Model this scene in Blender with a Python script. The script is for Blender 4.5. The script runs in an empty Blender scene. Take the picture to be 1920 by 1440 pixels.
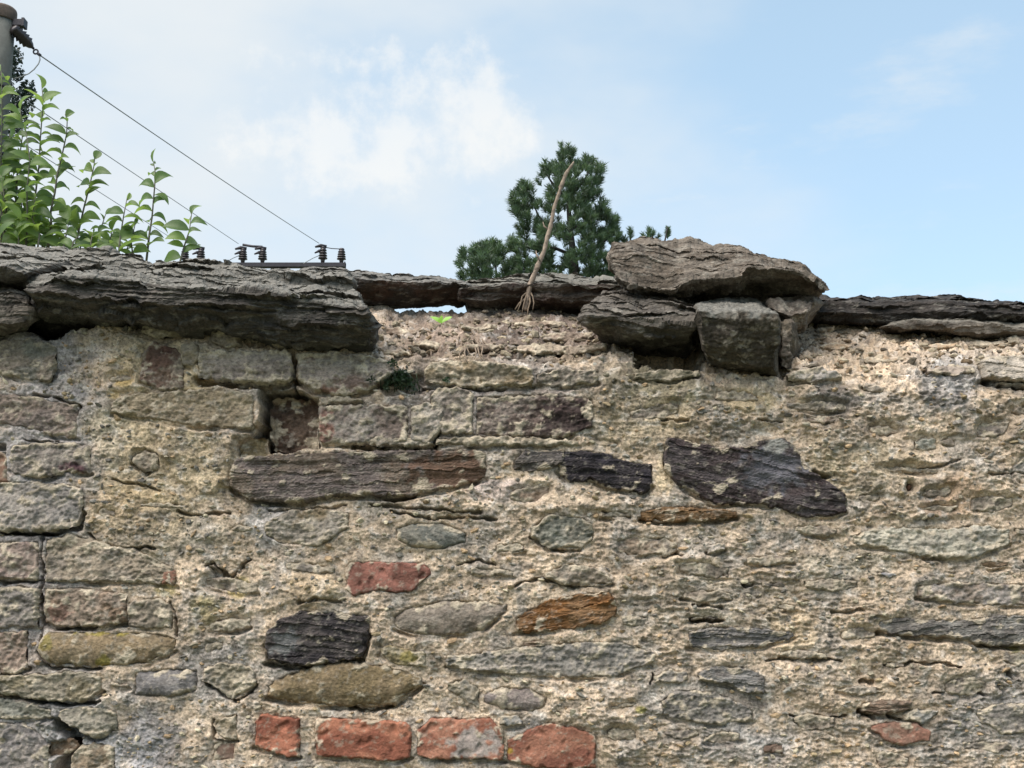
import bpy, math, random
import numpy as np
from mathutils import Vector, Matrix, Quaternion

# ------------------------------------------------------------------ camera
scene = bpy.context.scene
COL = scene.collection
R = math.radians
CAM = np.array([0.0, -2.0, 1.55])
PITCH = R(11.0)
FOC = 2501.0                                   # focal length in photo pixels (1920 wide)
cam_d = bpy.data.cameras.new('camera')
cam_d.sensor_width = 36.0
cam_d.lens = 36.0 * FOC / 1920.0
cam_d.clip_start = 0.05
cam_d.clip_end = 5000
cam = bpy.data.objects.new('camera', cam_d)
COL.objects.link(cam)
cam.location = CAM
cam.rotation_euler = (math.pi / 2 + PITCH, 0, 0)
scene.camera = cam

# ------------------------------------------------------------------ sky, sun, exposure
SUN_EL, SUN_AZ = R(57), R(-136)                # azimuth from +Y (view direction), negative = to the left
world = bpy.data.worlds.new('World')
scene.world = world
world.use_nodes = True
wn, wl = world.node_tree.nodes, world.node_tree.links
wn.clear()
def wnode(t, **k):
    n = wn.new(t)
    for a, v in k.items():
        setattr(n, a, v)
    return n
def ray_dir(px, py):
    dx, dy = (px - 960) / FOC, (720 - py) / FOC
    v = Vector((dx, math.cos(PITCH) - dy * math.sin(PITCH), math.sin(PITCH) + dy * math.cos(PITCH)))
    return v.normalized()
w_out = wnode('ShaderNodeOutputWorld')
w_bg = wnode('ShaderNodeBackground')
w_bg.inputs['Strength'].default_value = 0.113
w_sky = wnode('ShaderNodeTexSky', sky_type='NISHITA')
w_sky.sun_disc = False
w_sky.sun_elevation = SUN_EL
w_sky.sun_rotation = SUN_AZ
w_sky.air_density = 1.0
w_sky.dust_density = 0.6
w_sky.ozone_density = 1.0
w_tc = wnode('ShaderNodeTexCoord')
def wmath(op, a, b=None, c=None):
    n = wnode('ShaderNodeMath', operation=op)
    for i, v in enumerate((a, b, c)):
        if v is None:
            continue
        if isinstance(v, (int, float)):
            n.inputs[i].default_value = v
        else:
            wl.new(v, n.inputs[i])
    return n.outputs[0]
def wsmooth(v, lo, hi):
    n = wnode('ShaderNodeMapRange', interpolation_type='SMOOTHSTEP')
    wl.new(v, n.inputs[0])
    n.inputs[1].default_value, n.inputs[2].default_value = lo, hi
    return n.outputs[0]
def wnoise(scale, detail, rough, offs=(0, 0, 0), stretch=1.0):
    m = wnode('ShaderNodeMapping')
    m.inputs['Location'].default_value = offs
    m.inputs['Scale'].default_value = (1, 1, stretch)
    wl.new(w_tc.outputs['Generated'], m.inputs[0])
    n = wnode('ShaderNodeTexNoise')
    n.inputs['Scale'].default_value = scale
    n.inputs['Detail'].default_value = detail
    n.inputs['Roughness'].default_value = rough
    wl.new(m.outputs[0], n.inputs['Vector'])
    return n.outputs['Fac']
def wnear(px, py):                             # angular distance from one direction of the sky
    d = wnode('ShaderNodeVectorMath', operation='DISTANCE')
    wl.new(w_tc.outputs['Generated'], d.inputs[0])
    d.inputs[1].default_value = ray_dir(px, py)
    return d.outputs['Value']
def wadd(*a):
    r = a[0]
    for b in a[1:]:
        r = wmath('ADD', r, b)
    return r
def wmax(*a):
    r = a[0]
    for b in a[1:]:
        r = wmath('MAXIMUM', r, b)
    return r
fine = wnoise(22, 10, 0.62)
broad = wnoise(3.2, 5, 0.55, (0.4, 0.1, 0.0), 2.0)
# one bright cumulus made of lobes with a billowing edge
lobes = None
for px, py, r in ((510, 235, .036), (590, 225, .042), (690, 215, .046), (770, 195, .046), (850, 190, .048), (900, 210, .042),
                  (945, 240, .03), (740, 255, .055), (620, 262, .05), (880, 265, .04), (990, 268, .018)):
    v = wmath('MULTIPLY', wmath('SUBTRACT', r, wnear(px, py)), 15.0)
    lobes = v if lobes is None else wmax(lobes, v)
cum = wsmooth(wmath('ADD', lobes, wmath('MULTIPLY', wmath('SUBTRACT', fine, 0.5), 2.8)), 0.0, 0.75)
# a thin veil of cloud, thicker towards the upper left, drifting over the whole sky
veil_n = wmath('ADD', wmath('MULTIPLY', wnear(250, -150), -1.6), wmath('MULTIPLY', broad, 1.6))
veil = wsmooth(veil_n, -0.15, 0.75)
wisps = wmath('MULTIPLY', wsmooth(wnoise(5.5, 7, 0.6, (1.3, 0.2, 0.7), 3.0), 0.5, 0.75), 0.55)
veil = wmax(wmath('MULTIPLY', veil, 0.9), wisps)
def wmix(fac, a, b):
    n = wnode('ShaderNodeMix', data_type='RGBA')
    if isinstance(fac, float):
        n.inputs[0].default_value = fac
    else:
        wl.new(fac, n.inputs[0])
    for s, v in ((6, a), (7, b)):
        if isinstance(v, tuple):
            n.inputs[s].default_value = v
        else:
            wl.new(v, n.inputs[s])
    return n.outputs[2]
CLOUD_V = 3.75
w_c = wmix(0.48, w_sky.outputs[0], (CLOUD_V * .64, CLOUD_V * .84, CLOUD_V * .88, 1))
w_c = wmix(veil, w_c, (CLOUD_V * .86, CLOUD_V * .90, CLOUD_V * .92, 1))
w_c = wmix(wmath('MULTIPLY', cum, 0.62), w_c, (CLOUD_V * 1.02, CLOUD_V * 1.01, CLOUD_V * .98, 1))
wl.new(w_c, w_bg.inputs['Color'])
wl.new(w_bg.outputs[0], w_out.inputs[0])

sun_d = bpy.data.lights.new('sun', 'SUN')
sun_d.energy = 2.6
sun_d.angle = R(65)
sun_d.color = (1.0, 0.92, 0.84)
sun = bpy.data.objects.new('sun', sun_d)
COL.objects.link(sun)
sdir = Vector((math.sin(SUN_AZ) * math.cos(SUN_EL), math.cos(SUN_AZ) * math.cos(SUN_EL), math.sin(SUN_EL)))
sun.rotation_euler = (-sdir).to_track_quat('-Z', 'Y').to_euler()
sun.location = sdir * 30
vs = scene.view_settings
vs.view_transform = 'Standard'
vs.look = 'None'
vs.gamma = 1
vs.use_curve_mapping = False
vs.exposure = 1.22

# ------------------------------------------------------------------ numeric helpers
rng = np.random.default_rng(7)
random.seed(7)
_G = np.array([[1,1,0],[-1,1,0],[1,-1,0],[-1,-1,0],[1,0,1],[-1,0,1],[1,0,-1],[-1,0,-1],
               [0,1,1],[0,-1,1],[0,1,-1],[0,-1,-1],[1,1,0],[-1,1,0],[0,-1,1],[0,-1,-1]], np.float32)
def ihash(ix, iy, iz, seed):
    h = (ix.astype(np.int64) * 374761393 + iy.astype(np.int64) * 668265263 + iz.astype(np.int64) * 1440662683 + seed * 974634777) & 0xffffffff
    h = ((h ^ (h >> 13)) * 1274126177) & 0xffffffff
    return (h ^ (h >> 16)) & 0xffffffff
def hash01(i, seed=0):
    i = np.asarray(i)
    z = np.zeros_like(i)
    return ihash(i, z, z, seed).astype(np.float64) / 4294967296.0
def pn(x, y, z, seed=0):
    x, y, z = np.broadcast_arrays(np.asarray(x, np.float32), np.asarray(y, np.float32), np.asarray(z, np.float32))
    fx, fy, fz = np.floor(x), np.floor(y), np.floor(z)
    ix, iy, iz = fx.astype(np.int32), fy.astype(np.int32), fz.astype(np.int32)
    fx, fy, fz = x - fx, y - fy, z - fz
    u, v, w = [t * t * t * (t * (t * 6 - 15) + 10) for t in (fx, fy, fz)]
    out = np.zeros_like(fx)
    for dx in (0, 1):
        wx = u if dx else 1 - u
        for dy in (0, 1):
            wy = v if dy else 1 - v
            for dz in (0, 1):
                g = _G[ihash(ix + dx, iy + dy, iz + dz, seed) & 15]
                out += (g[..., 0] * (fx - dx) + g[..., 1] * (fy - dy) + g[..., 2] * (fz - dz)) * wx * wy * (w if dz else 1 - w)
    return out
def fbm(x, y, z, octv=4, seed=0, gain=0.5, lac=2.03):
    a, s = 1.0, 0.0
    for o in range(octv):
        s = s + a * pn(x, y, z, seed + o * 17)
        x, y, z = x * lac, y * lac, z * lac
        a *= gain
    return s
def ss(v, lo, hi):
    t = np.clip((v - lo) / (hi - lo), 0, 1)
    return t * t * (3 - 2 * t)
def lin(h):
    if isinstance(h, str):
        h = [int(h[i:i + 2], 16) / 255 for i in (0, 2, 4)]
    return np.array([c / 12.92 if c <= 0.04045 else ((c + 0.055) / 1.055) ** 2.4 for c in h])
def W(px, py, y):
    """world x, z of the point seen at photo pixel (px, py) that stands at depth y"""
    px, py, y = np.asarray(px, float), np.asarray(py, float), np.asarray(y, float)
    dx, dv = (px - 960) / FOC, (720 - py) / FOC
    cp, sp = math.cos(PITCH), math.sin(PITCH)
    t = (y - CAM[1]) / (cp - dv * sp)
    return dx * t, CAM[2] + (sp + dv * cp) * t
def at(px, py, y):
    x, z = W(px, py, y)
    return Vector((float(x), float(y), float(z)))
def pts(s):
    return np.array([[float(c) for c in p.split(',')] for p in s.split()])

# ------------------------------------------------------------------ object helpers
def tag(o, label=None, cat=None, group=None, kind=None):
    if label: o['label'] = label
    if cat: o['category'] = cat
    if group: o['group'] = group
    if kind: o['kind'] = kind
    return o
def empty(name, loc):
    o = bpy.data.objects.new(name, None)
    o.empty_display_size = 0.1
    COL.objects.link(o)
    o.location = loc
    return o
def link(name, me, parent=None, loc=(0, 0, 0)):
    o = bpy.data.objects.new(name, me)
    COL.objects.link(o)
    o.location = loc
    if parent is not None:
        o.parent = parent
        root, off = parent, Vector((0, 0, 0))
        while root is not None:
            off += root.location
            root = root.parent
        o.location = Vector(loc) - off
    return o
def mesh_arrays(name, V, F, mat, col=None, smooth=True):
    """V (n,3); F a list of arrays of faces (m,k)"""
    me = bpy.data.meshes.new(name)
    V = np.ascontiguousarray(V, np.float32)
    me.vertices.add(len(V))
    me.vertices.foreach_set('co', V.ravel())
    F = [np.asarray(f, np.int32) for f in F if len(f)]
    loops = np.concatenate([f.ravel() for f in F])
    sizes = np.concatenate([np.full(len(f), f.shape[1], np.int32) for f in F])
    starts = np.concatenate([[0], np.cumsum(sizes)[:-1]]).astype(np.int32)
    me.loops.add(len(loops))
    me.loops.foreach_set('vertex_index', loops)
    me.polygons.add(len(sizes))
    me.polygons.foreach_set('loop_start', starts)
    me.polygons.foreach_set('loop_total', sizes)
    me.polygons.foreach_set('use_smooth', np.full(len(sizes), smooth))
    if col is not None:
        ca = me.color_attributes.new('Col', 'FLOAT_COLOR', 'POINT')
        c4 = np.ones((len(V), 4), np.float32)
        c4[:, :3] = col
        ca.data.foreach_set('color', c4.ravel())
    me.update(calc_edges=True)
    me.validate()
    if mat is not None:
        me.materials.append(mat)
    return me
def grid_faces(nu, nv, base=0, close_v=False):
    i = np.arange(nu - 1)[:, None]
    j = np.arange(nv if close_v else nv - 1)[None, :]
    j2 = (j + 1) % nv
    a = i * nv + j
    return (np.stack([a, (i + 1) * nv + j, (i + 1) * nv + j2, i * nv + j2], -1).reshape(-1, 4) + base)
def tube(path, rad, n=8, cap=True):
    """swept tube -> V, F"""
    path = [Vector(p) for p in path]
    rad = list(rad) if hasattr(rad, '__len__') else [rad] * len(path)
    V, F = [], []
    ref = Vector((0.31, 0.77, 0.2)).normalized()
    for i, p in enumerate(path):
        d = (path[min(i + 1, len(path) - 1)] - path[max(i - 1, 0)]).normalized()
        a = d.cross(ref)
        if a.length < 1e-4: a = d.cross(Vector((1, 0, 0)))
        a.normalize()
        b = d.cross(a)
        for k in range(n):
            t = 2 * math.pi * k / n
            V.append(p + (a * math.cos(t) + b * math.sin(t)) * rad[i])
    for i in range(len(path) - 1):
        for k in range(n):
            F.append((i * n + k, i * n + (k + 1) % n, (i + 1) * n + (k + 1) % n, (i + 1) * n + k))
    if cap:
        F.append(tuple(range(n - 1, -1, -1)))
        F.append(tuple(range((len(path) - 1) * n, len(path) * n)))
    return V, F
def lathe(prof, n=16, axis=None, origin=(0, 0, 0)):
    q = Vector((0, 0, 1)).rotation_difference(Vector(axis)) if axis is not None else Quaternion()
    V, F = [], []
    for r, h in prof:
        for k in range(n):
            t = 2 * math.pi * k / n
            V.append(Vector(origin) + q @ Vector((r * math.cos(t), r * math.sin(t), h)))
    m = len(prof)
    for i in range(m - 1):
        for k in range(n):
            F.append((i * n + k, i * n + (k + 1) % n, (i + 1) * n + (k + 1) % n, (i + 1) * n + k))
    F.append(tuple(range(n - 1, -1, -1)))
    F.append(tuple(range((m - 1) * n, m * n)))
    return V, F
def box(x0, x1, y0, y1, z0, z1):
    V = [Vector((x, y, z)) for x in (x0, x1) for y in (y0, y1) for z in (z0, z1)]
    F = [(0, 1, 3, 2), (4, 6, 7, 5), (0, 4, 5, 1), (2, 3, 7, 6), (0, 2, 6, 4), (1, 5, 7, 3)]
    return V, F
def simple(name, VF, mat, parent=None, smooth=True, origin=None):
    V, F = VF
    if origin is None:
        origin = sum((Vector(v) for v in V), Vector()) / len(V)
    o = Vector(origin)
    me = bpy.data.meshes.new(name)
    me.from_pydata([tuple(Vector(v) - o) for v in V], [], F)
    me.polygons.foreach_set('use_smooth', [smooth] * len(me.polygons))
    me.materials.append(mat)
    me.update()
    return link(name, me, parent, o)
def merge(parts):
    V, F = [], []
    for v, f in parts:
        b = len(V)
        V += v
        F += [tuple(i + b for i in q) for q in f]
    return V, F

# ------------------------------------------------------------------ materials
def new_mat(name):
    m = bpy.data.materials.new(name)
    m.use_nodes = True
    nt = m.node_tree
    nt.nodes.clear()
    out = nt.nodes.new('ShaderNodeOutputMaterial')
    bs = nt.nodes.new('ShaderNodeBsdfPrincipled')
    nt.links.new(bs.outputs[0], out.inputs[0])
    return m, nt, bs, out
def nnoise(nt, vec, scale, detail=4, rough=0.6, kind='ShaderNodeTexNoise'):
    n = nt.nodes.new(kind)
    n.inputs['Scale'].default_value = scale
    if 'Detail' in n.inputs: n.inputs['Detail'].default_value = detail
    if 'Roughness' in n.inputs: n.inputs['Roughness'].default_value = rough
    nt.links.new(vec, n.inputs['Vector'])
    return n
def nramp(nt, fac, stops):
    r = nt.nodes.new('ShaderNodeValToRGB')
    e = r.color_ramp.elements
    while len(e) < len(stops): e.new(0.5)
    for el, (p, c) in zip(e, stops):
        el.position = p
        el.color = (*c, 1) if hasattr(c, '__len__') else (c, c, c, 1)
    nt.links.new(fac, r.inputs[0])
    return r.outputs[0]
def nmul(nt, a, b, fac=1.0, blend='MULTIPLY'):
    n = nt.nodes.new('ShaderNodeMix')
    n.data_type = 'RGBA'
    n.blend_type = blend
    if isinstance(fac, (int, float)): n.inputs[0].default_value = fac
    else: nt.links.new(fac, n.inputs[0])
    for s, v in ((6, a), (7, b)):
        if isinstance(v, tuple): n.inputs[s].default_value = v
        else: nt.links.new(v, n.inputs[s])
    return n.outputs[2]
def rock_mat(name, grain=260.0, contrast=0.45, spots=0.25, bump=0.9, stretch=1.0, rough=0.93):
    """weathered mineral surface: colour comes from the 'Col' attribute, grain and lichen specks from noise"""
    m, nt, bs, out = new_mat(name)
    geo = nt.nodes.new('ShaderNodeNewGeometry')
    mp = nt.nodes.new('ShaderNodeMapping')
    mp.inputs['Scale'].default_value = (1, 1, stretch)
    nt.links.new(geo.outputs['Position'], mp.inputs[0])
    vec = mp.outputs[0]
    at_ = nt.nodes.new('ShaderNodeAttribute')
    at_.attribute_name = 'Col'
    n1 = nnoise(nt, vec, grain, 5, 0.65)
    n2 = nnoise(nt, vec, grain * 0.22, 5, 0.6)
    g1 = nramp(nt, n1.outputs['Fac'], [(0.28, 1 - contrast), (0.5, 1.0), (0.75, 1 + contrast)])
    g2 = nramp(nt, n2.outputs['Fac'], [(0.3, 1 - contrast * .7), (0.5, 1.0), (0.72, 1 + contrast * .6)])
    c = nmul(nt, at_.outputs['Color'], g1)
    c = nmul(nt, c, g2)
    # pale crusts of lichen in small rounded flecks
    vo = nnoise(nt, geo.outputs['Position'], grain * 0.42, kind='ShaderNodeTexVoronoi')
    mask1 = nramp(nt, vo.outputs['Distance'], [(0.10, 1.0), (0.30, 0.0)])
    n3 = nnoise(nt, geo.outputs['Position'], grain * 0.12, 3, 0.6)
    mask2 = nramp(nt, n3.outputs['Fac'], [(0.47, 0.0), (0.62, 1.0)])
    mk = nmul(nt, mask1, mask2)
    mk = nmul(nt, mk, (spots, spots, spots, 1))
    c = nmul(nt, c, (0.52, 0.50, 0.45, 1), mk, 'MIX')
    nt.links.new(c, bs.inputs['Base Color'])
    bs.inputs['Roughness'].default_value = rough
    bs.inputs['Specular IOR Level'].default_value = 0.25
    b = nt.nodes.new('ShaderNodeBump')
    b.inputs['Strength'].default_value = bump
    b.inputs['Distance'].default_value = 0.0028
    nt.links.new(n1.outputs['Fac'], b.inputs['Height'])
    nt.links.new(b.outputs[0], bs.inputs['Normal'])
    return m
M_MORTAR = rock_mat('lime_mortar', 270, 0.60, 0.55, 1.25)
M_STONE = rock_mat('weathered_stone', 220, 0.52, 0.45, 1.0, 1.4)
M_SLATE = rock_mat('layered_slate', 240, 0.45, 0.35, 0.9, 3.0, 0.8)
M_BRICK = rock_mat('fired_brick', 300, 0.30, 0.22, 0.8)
def plain_mat(name, col, rough=0.7, metal=0.0, var=0.25, scale=30.0, bump=0.0):
    m, nt, bs, out = new_mat(name)
    geo = nt.nodes.new('ShaderNodeNewGeometry')
    n = nnoise(nt, geo.outputs['Position'], scale, 5, 0.65)
    g = nramp(nt, n.outputs['Fac'], [(0.3, 1 - var), (0.7, 1 + var)])
    c = nmul(nt, (*col, 1), g)
    nt.links.new(c, bs.inputs['Base Color'])
    bs.inputs['Roughness'].default_value = rough
    bs.inputs['Metallic'].default_value = metal
    if bump:
        b = nt.nodes.new('ShaderNodeBump')
        b.inputs['Strength'].default_value = 0.6
        b.inputs['Distance'].default_value = bump
        nt.links.new(n.outputs['Fac'], b.inputs['Height'])
        nt.links.new(b.outputs[0], bs.inputs['Normal'])
    return m
def leaf_mat(name, col, trans, tfac=0.45, var=0.3, scale=8.0, rough=0.45):
    m, nt, bs, out = new_mat(name)
    geo = nt.nodes.new('ShaderNodeNewGeometry')
    oi = nt.nodes.new('ShaderNodeObjectInfo')
    n = nnoise(nt, geo.outputs['Position'], scale, 3, 0.6)
    g = nramp(nt, n.outputs['Fac'], [(0.3, 1 - var), (0.7, 1 + var)])
    g2 = nramp(nt, oi.outputs['Random'], [(0.0, (.62, .68, .7)), (.5, (1, 1, 1)), (1.0, (1.35, 1.25, 1.1))])
    c = nmul(nt, nmul(nt, (*col, 1), g), g2)
    c2 = nmul(nt, nmul(nt, (*trans, 1), g), g2)
    nt.links.new(c, bs.inputs['Base Color'])
    bs.inputs['Roughness'].default_value = rough
    t = nt.nodes.new('ShaderNodeBsdfTranslucent')
    nt.links.new(c2, t.inputs['Color'])
    mx = nt.nodes.new('ShaderNodeMixShader')
    mx.inputs[0].default_value = tfac
    nt.links.new(bs.outputs[0], mx.inputs[1])
    nt.links.new(t.outputs[0], mx.inputs[2])
    nt.links.new(mx.outputs[0], out.inputs[0])
    return m
M_LEAF = leaf_mat('apple_leaf', (0.12, 0.18, 0.055), (0.25, 0.38, 0.08), 0.45)
M_NEEDLE = leaf_mat('pine_needle', (0.055, 0.095, 0.055), (0.10, 0.16, 0.07), 0.35, 0.7, 11.0)
M_DARKLEAF = leaf_mat('dark_leaf', (0.03, 0.05, 0.035), (0.03, 0.05, 0.03), 0.2)
M_MOSS = leaf_mat('moss_leaf', (0.03, 0.055, 0.025), (0.04, 0.07, 0.025), 0.3, 0.5, 60)
M_SPROUT = leaf_mat('sprout_leaf', (0.22, 0.42, 0.09), (0.30, 0.55, 0.09), 0.4)
M_STEM = plain_mat('shrub_bark', (0.09, 0.085, 0.06), 0.8, var=0.3, scale=60)
M_BARK = plain_mat('pine_bark', (0.025, 0.022, 0.02), 0.9, var=0.3, scale=40)
M_STICK = plain_mat('dead_wood', (0.23, 0.175, 0.13), 0.85, var=0.6, scale=110, bump=0.004)
M_ROOT = plain_mat('dry_root', (0.17, 0.125, 0.085), 0.9, var=0.4, scale=200)
M_CONC = plain_mat('pole_concrete', (0.092, 0.095, 0.084), 0.9, var=0.3, scale=14, bump=0.004)
M_RUST = plain_mat('rusty_metal', (0.10, 0.072, 0.055), 0.85, var=0.5, scale=25, bump=0.003)
M_PORC = plain_mat('brown_porcelain', (0.028, 0.020, 0.022), 0.3, var=0.2, scale=9)
M_STEEL = plain_mat('dark_steel', (0.03, 0.027, 0.032), 0.55, 0.4, 0.3, 30)
M_WIRE = plain_mat('wire', (0.2, 0.21, 0.2), 0.6, 0.3, 0.2, 20)
M_GRASS = plain_mat('meadow_grass', (0.075, 0.085, 0.045), 0.95, var=0.5, scale=3.0)

# ------------------------------------------------------------------ ground
gn = 24
gx = np.sign(np.linspace(-1, 1, gn)) * np.abs(np.linspace(-1, 1, gn)) ** 3 * 1500
GX, GY = np.meshgrid(gx, gx, indexing='ij')
GZ = np.where(np.hypot(GX, GY) < 6, 0, 0.15 * fbm(GX * .03, GY * .03, 0 * GX, 3, 5))
g_me = mesh_arrays('ground', np.stack([GX, GY, GZ], -1).reshape(-1, 3), [grid_faces(gn, gn)], M_GRASS)
tag(link('ground', g_me), kind='structure')

# ------------------------------------------------------------------ the wall
wall = empty('stone_wall', (0, 0.2, 0))
tag(wall, 'old rubble stone and brick wall with crumbling sandy lime mortar', 'wall', kind='thing')

def chain(P, x):
    return np.interp(x, P[:, 0], P[:, 1])

# --- surface displacement shared by stones and slabs
def strata(x, y, z, ang, lam, seed):
    c, s_ = math.cos(ang), math.sin(ang)
    s = z * c - x * s_ + y * 0.15
    a = x * c + z * s_
    s = s + 0.006 * pn(a * 9, y * 9, s * 20, seed)
    q = s / lam + 0.8 * pn(a * 16, y * 12, s * 30, seed + 1)
    lay = np.floor(q).astype(np.int64)
    fr = q - lay
    lo = hash01(lay, seed)
    var = pn(a * 22 + lo * 50, y * 22, lo * 90, seed + 2)
    return lo * 0.7 + 0.5 * var + 0.35 * fr - 0.5
def ledges(x, y, z, ang, lam, seed):
    """0..1: each bed juts out at its lower edge and steps back at its top, broken along its length"""
    c, s_ = math.cos(ang), math.sin(ang)
    s = z * c - x * s_
    a = x * c + z * s_
    q = s / lam + 0.40 * fbm(a * 6, y * 4, s * 9, 2, seed) + .30 * pn(a * 38, y * 10, s * 20, seed + 7) + .18 * pn(a * 90, y * 20, s * 40, seed + 8)
    lay = np.floor(q)
    fr = q - lay
    lo = hash01(lay.astype(np.int64), seed + 3)
    mod = ss(pn(a * 9 + lo * 40, lo * 77, y * 4, seed + 4), -.25, .3)
    return (1 - fr) ** 1.4 * (0.10 + 0.90 * mod)
def relief(kind, x, y, z, ang, seed, amp=1.0):
    """outward displacement in metres"""
    if kind == 'S':                            # thick-bedded slab: broken ledges
        d = 0.0085 * strata(x, y, z, ang, 0.017, seed) + 0.0042 * strata(x, y, z, ang, 0.0068, seed + 9)
        d = d + 0.0060 * fbm(x * 18, y * 18, z * 40, 4, seed + 3) + 0.0016 * pn(x * 190, y * 190, z * 300, seed + 5)
    elif kind == 's':
        d = 0.0052 * strata(x, y, z, ang, 0.012, seed) + 0.0024 * strata(x, y, z, ang, 0.0052, seed + 9) + 0.0030 * ledges(x, y, z, ang, .016, seed + 4)
        d = d + 0.0045 * fbm(x * 22, y * 22, z * 40, 3, seed + 3) + 0.0010 * pn(x * 250, y * 250, z * 330, seed + 5)
    elif kind == 'g':
        d = 0.0022 * strata(x, y, z, ang, 0.009, seed) + 0.0050 * fbm(x * 28, y * 28, z * 45, 4, seed + 3)
        d = d + 0.0024 * pn(x * 150, y * 150, z * 190, seed + 6) + 0.0020 * pn(x * 250, y * 250, z * 280, seed + 5)
    elif kind == 'r':
        d = 0.0065 * fbm(x * 30, y * 30, z * 40, 4, seed + 3) + 0.0022 * (0.3 - np.abs(pn(x * 120, y * 120, z * 140, seed + 4)))
        d = d + 0.0022 * pn(x * 150, y * 150, z * 170, seed + 6) + 0.0020 * pn(x * 250, y * 250, z * 260, seed + 5)
    elif kind == 'b':
        d = 0.0020 * fbm(x * 30, y * 30, z * 40, 3, seed + 3) - 0.0030 * ss(pn(x * 70, y * 70, z * 70, seed + 6), 0.25, 0.5)
        d = d + 0.0007 * pn(x * 300, y * 300, z * 300, seed + 5)
    else:
        d = 0.0022 * fbm(x * 25, y * 25, z * 40, 3, seed + 3) + 0.0010 * pn(x * 200, y * 200, z * 240, seed + 5)
    return d * amp
def tint(kind, base, x, y, z, ang, seed, base2=None, lichen=0.3, patches=()):
    """real colour of the mineral: banding along the layers, a second colour in patches, lichen crusts"""
    b = lin(base)
    lum = b.mean()
    if kind == 'b':
        b = (b * .84 + lum * np.array([1.10, 1.0, .86]) * .45) * .76
    else:
        b = (b * .72 + lum * np.array([1.14, 1.0, .80]) * .28) * .95
    c = np.ones(x.shape + (3,)) * b
    if base2:
        b2 = lin(base2)
        b2 = (b2 * .7 + b2.mean() * np.array([1.10, .98, .90]) * .3) * .68 if kind == 'b' else b2 * .92
        m = ss(fbm(x * 16, y * 16, z * 26, 3, seed + 21), -0.12, 0.22)[..., None]
        c = c * (1 - m) + b2 * m
    if kind in 'sgS':
        st = strata(x, y, z, ang, 0.010, seed + 31) + .5 * pn(x * 60, y * 60, z * 150, seed + 32)
        c = c * (1 + (0.45 if kind in 'sS' else 0.30) * np.clip(st, -1, 1))[..., None]
    for (px, py, rx, ry, pc, k) in patches:
        X, Z = W(px, py, 0)
        d = np.hypot((x - X) / (rx * .0008), (z - Z) / (ry * .0008)) + 0.7 * fbm(x * 60, y * 60, z * 60, 3, seed + 41)
        m = (ss(-d, -1.15, -0.75) * k)[..., None]
        c = c * (1 - m) + lin(pc) * m
    if lichen > 0:
        hard = kind in 'sbmS'
        n = fbm(x * 34, y * 50, z * 170, 4, seed + 51, 0.65) if kind == 'S' else fbm(x * (95 if hard else 48), y * (95 if hard else 48), z * (120 if hard else 60), 4, seed + 51, 0.7)
        m = (ss(n, 0.32 - 0.45 * lichen, 0.75 - 0.35 * lichen) * (0.5 if hard else 0.7))[..., None]
        c = c * (1 - m) + (lin('989488') * 0.75 + b * 0.25) * m
    return np.clip(c * (np.array([1.02, .985, .99]) if kind == 'S' else np.array([1.19, 1.10, 1.07]) if kind in 'gr' else np.array([1.06, 1.06, .98]) if kind == 'b' else np.array([1.10, 1.02, 1.0])), 0.004, 0.85)

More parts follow.
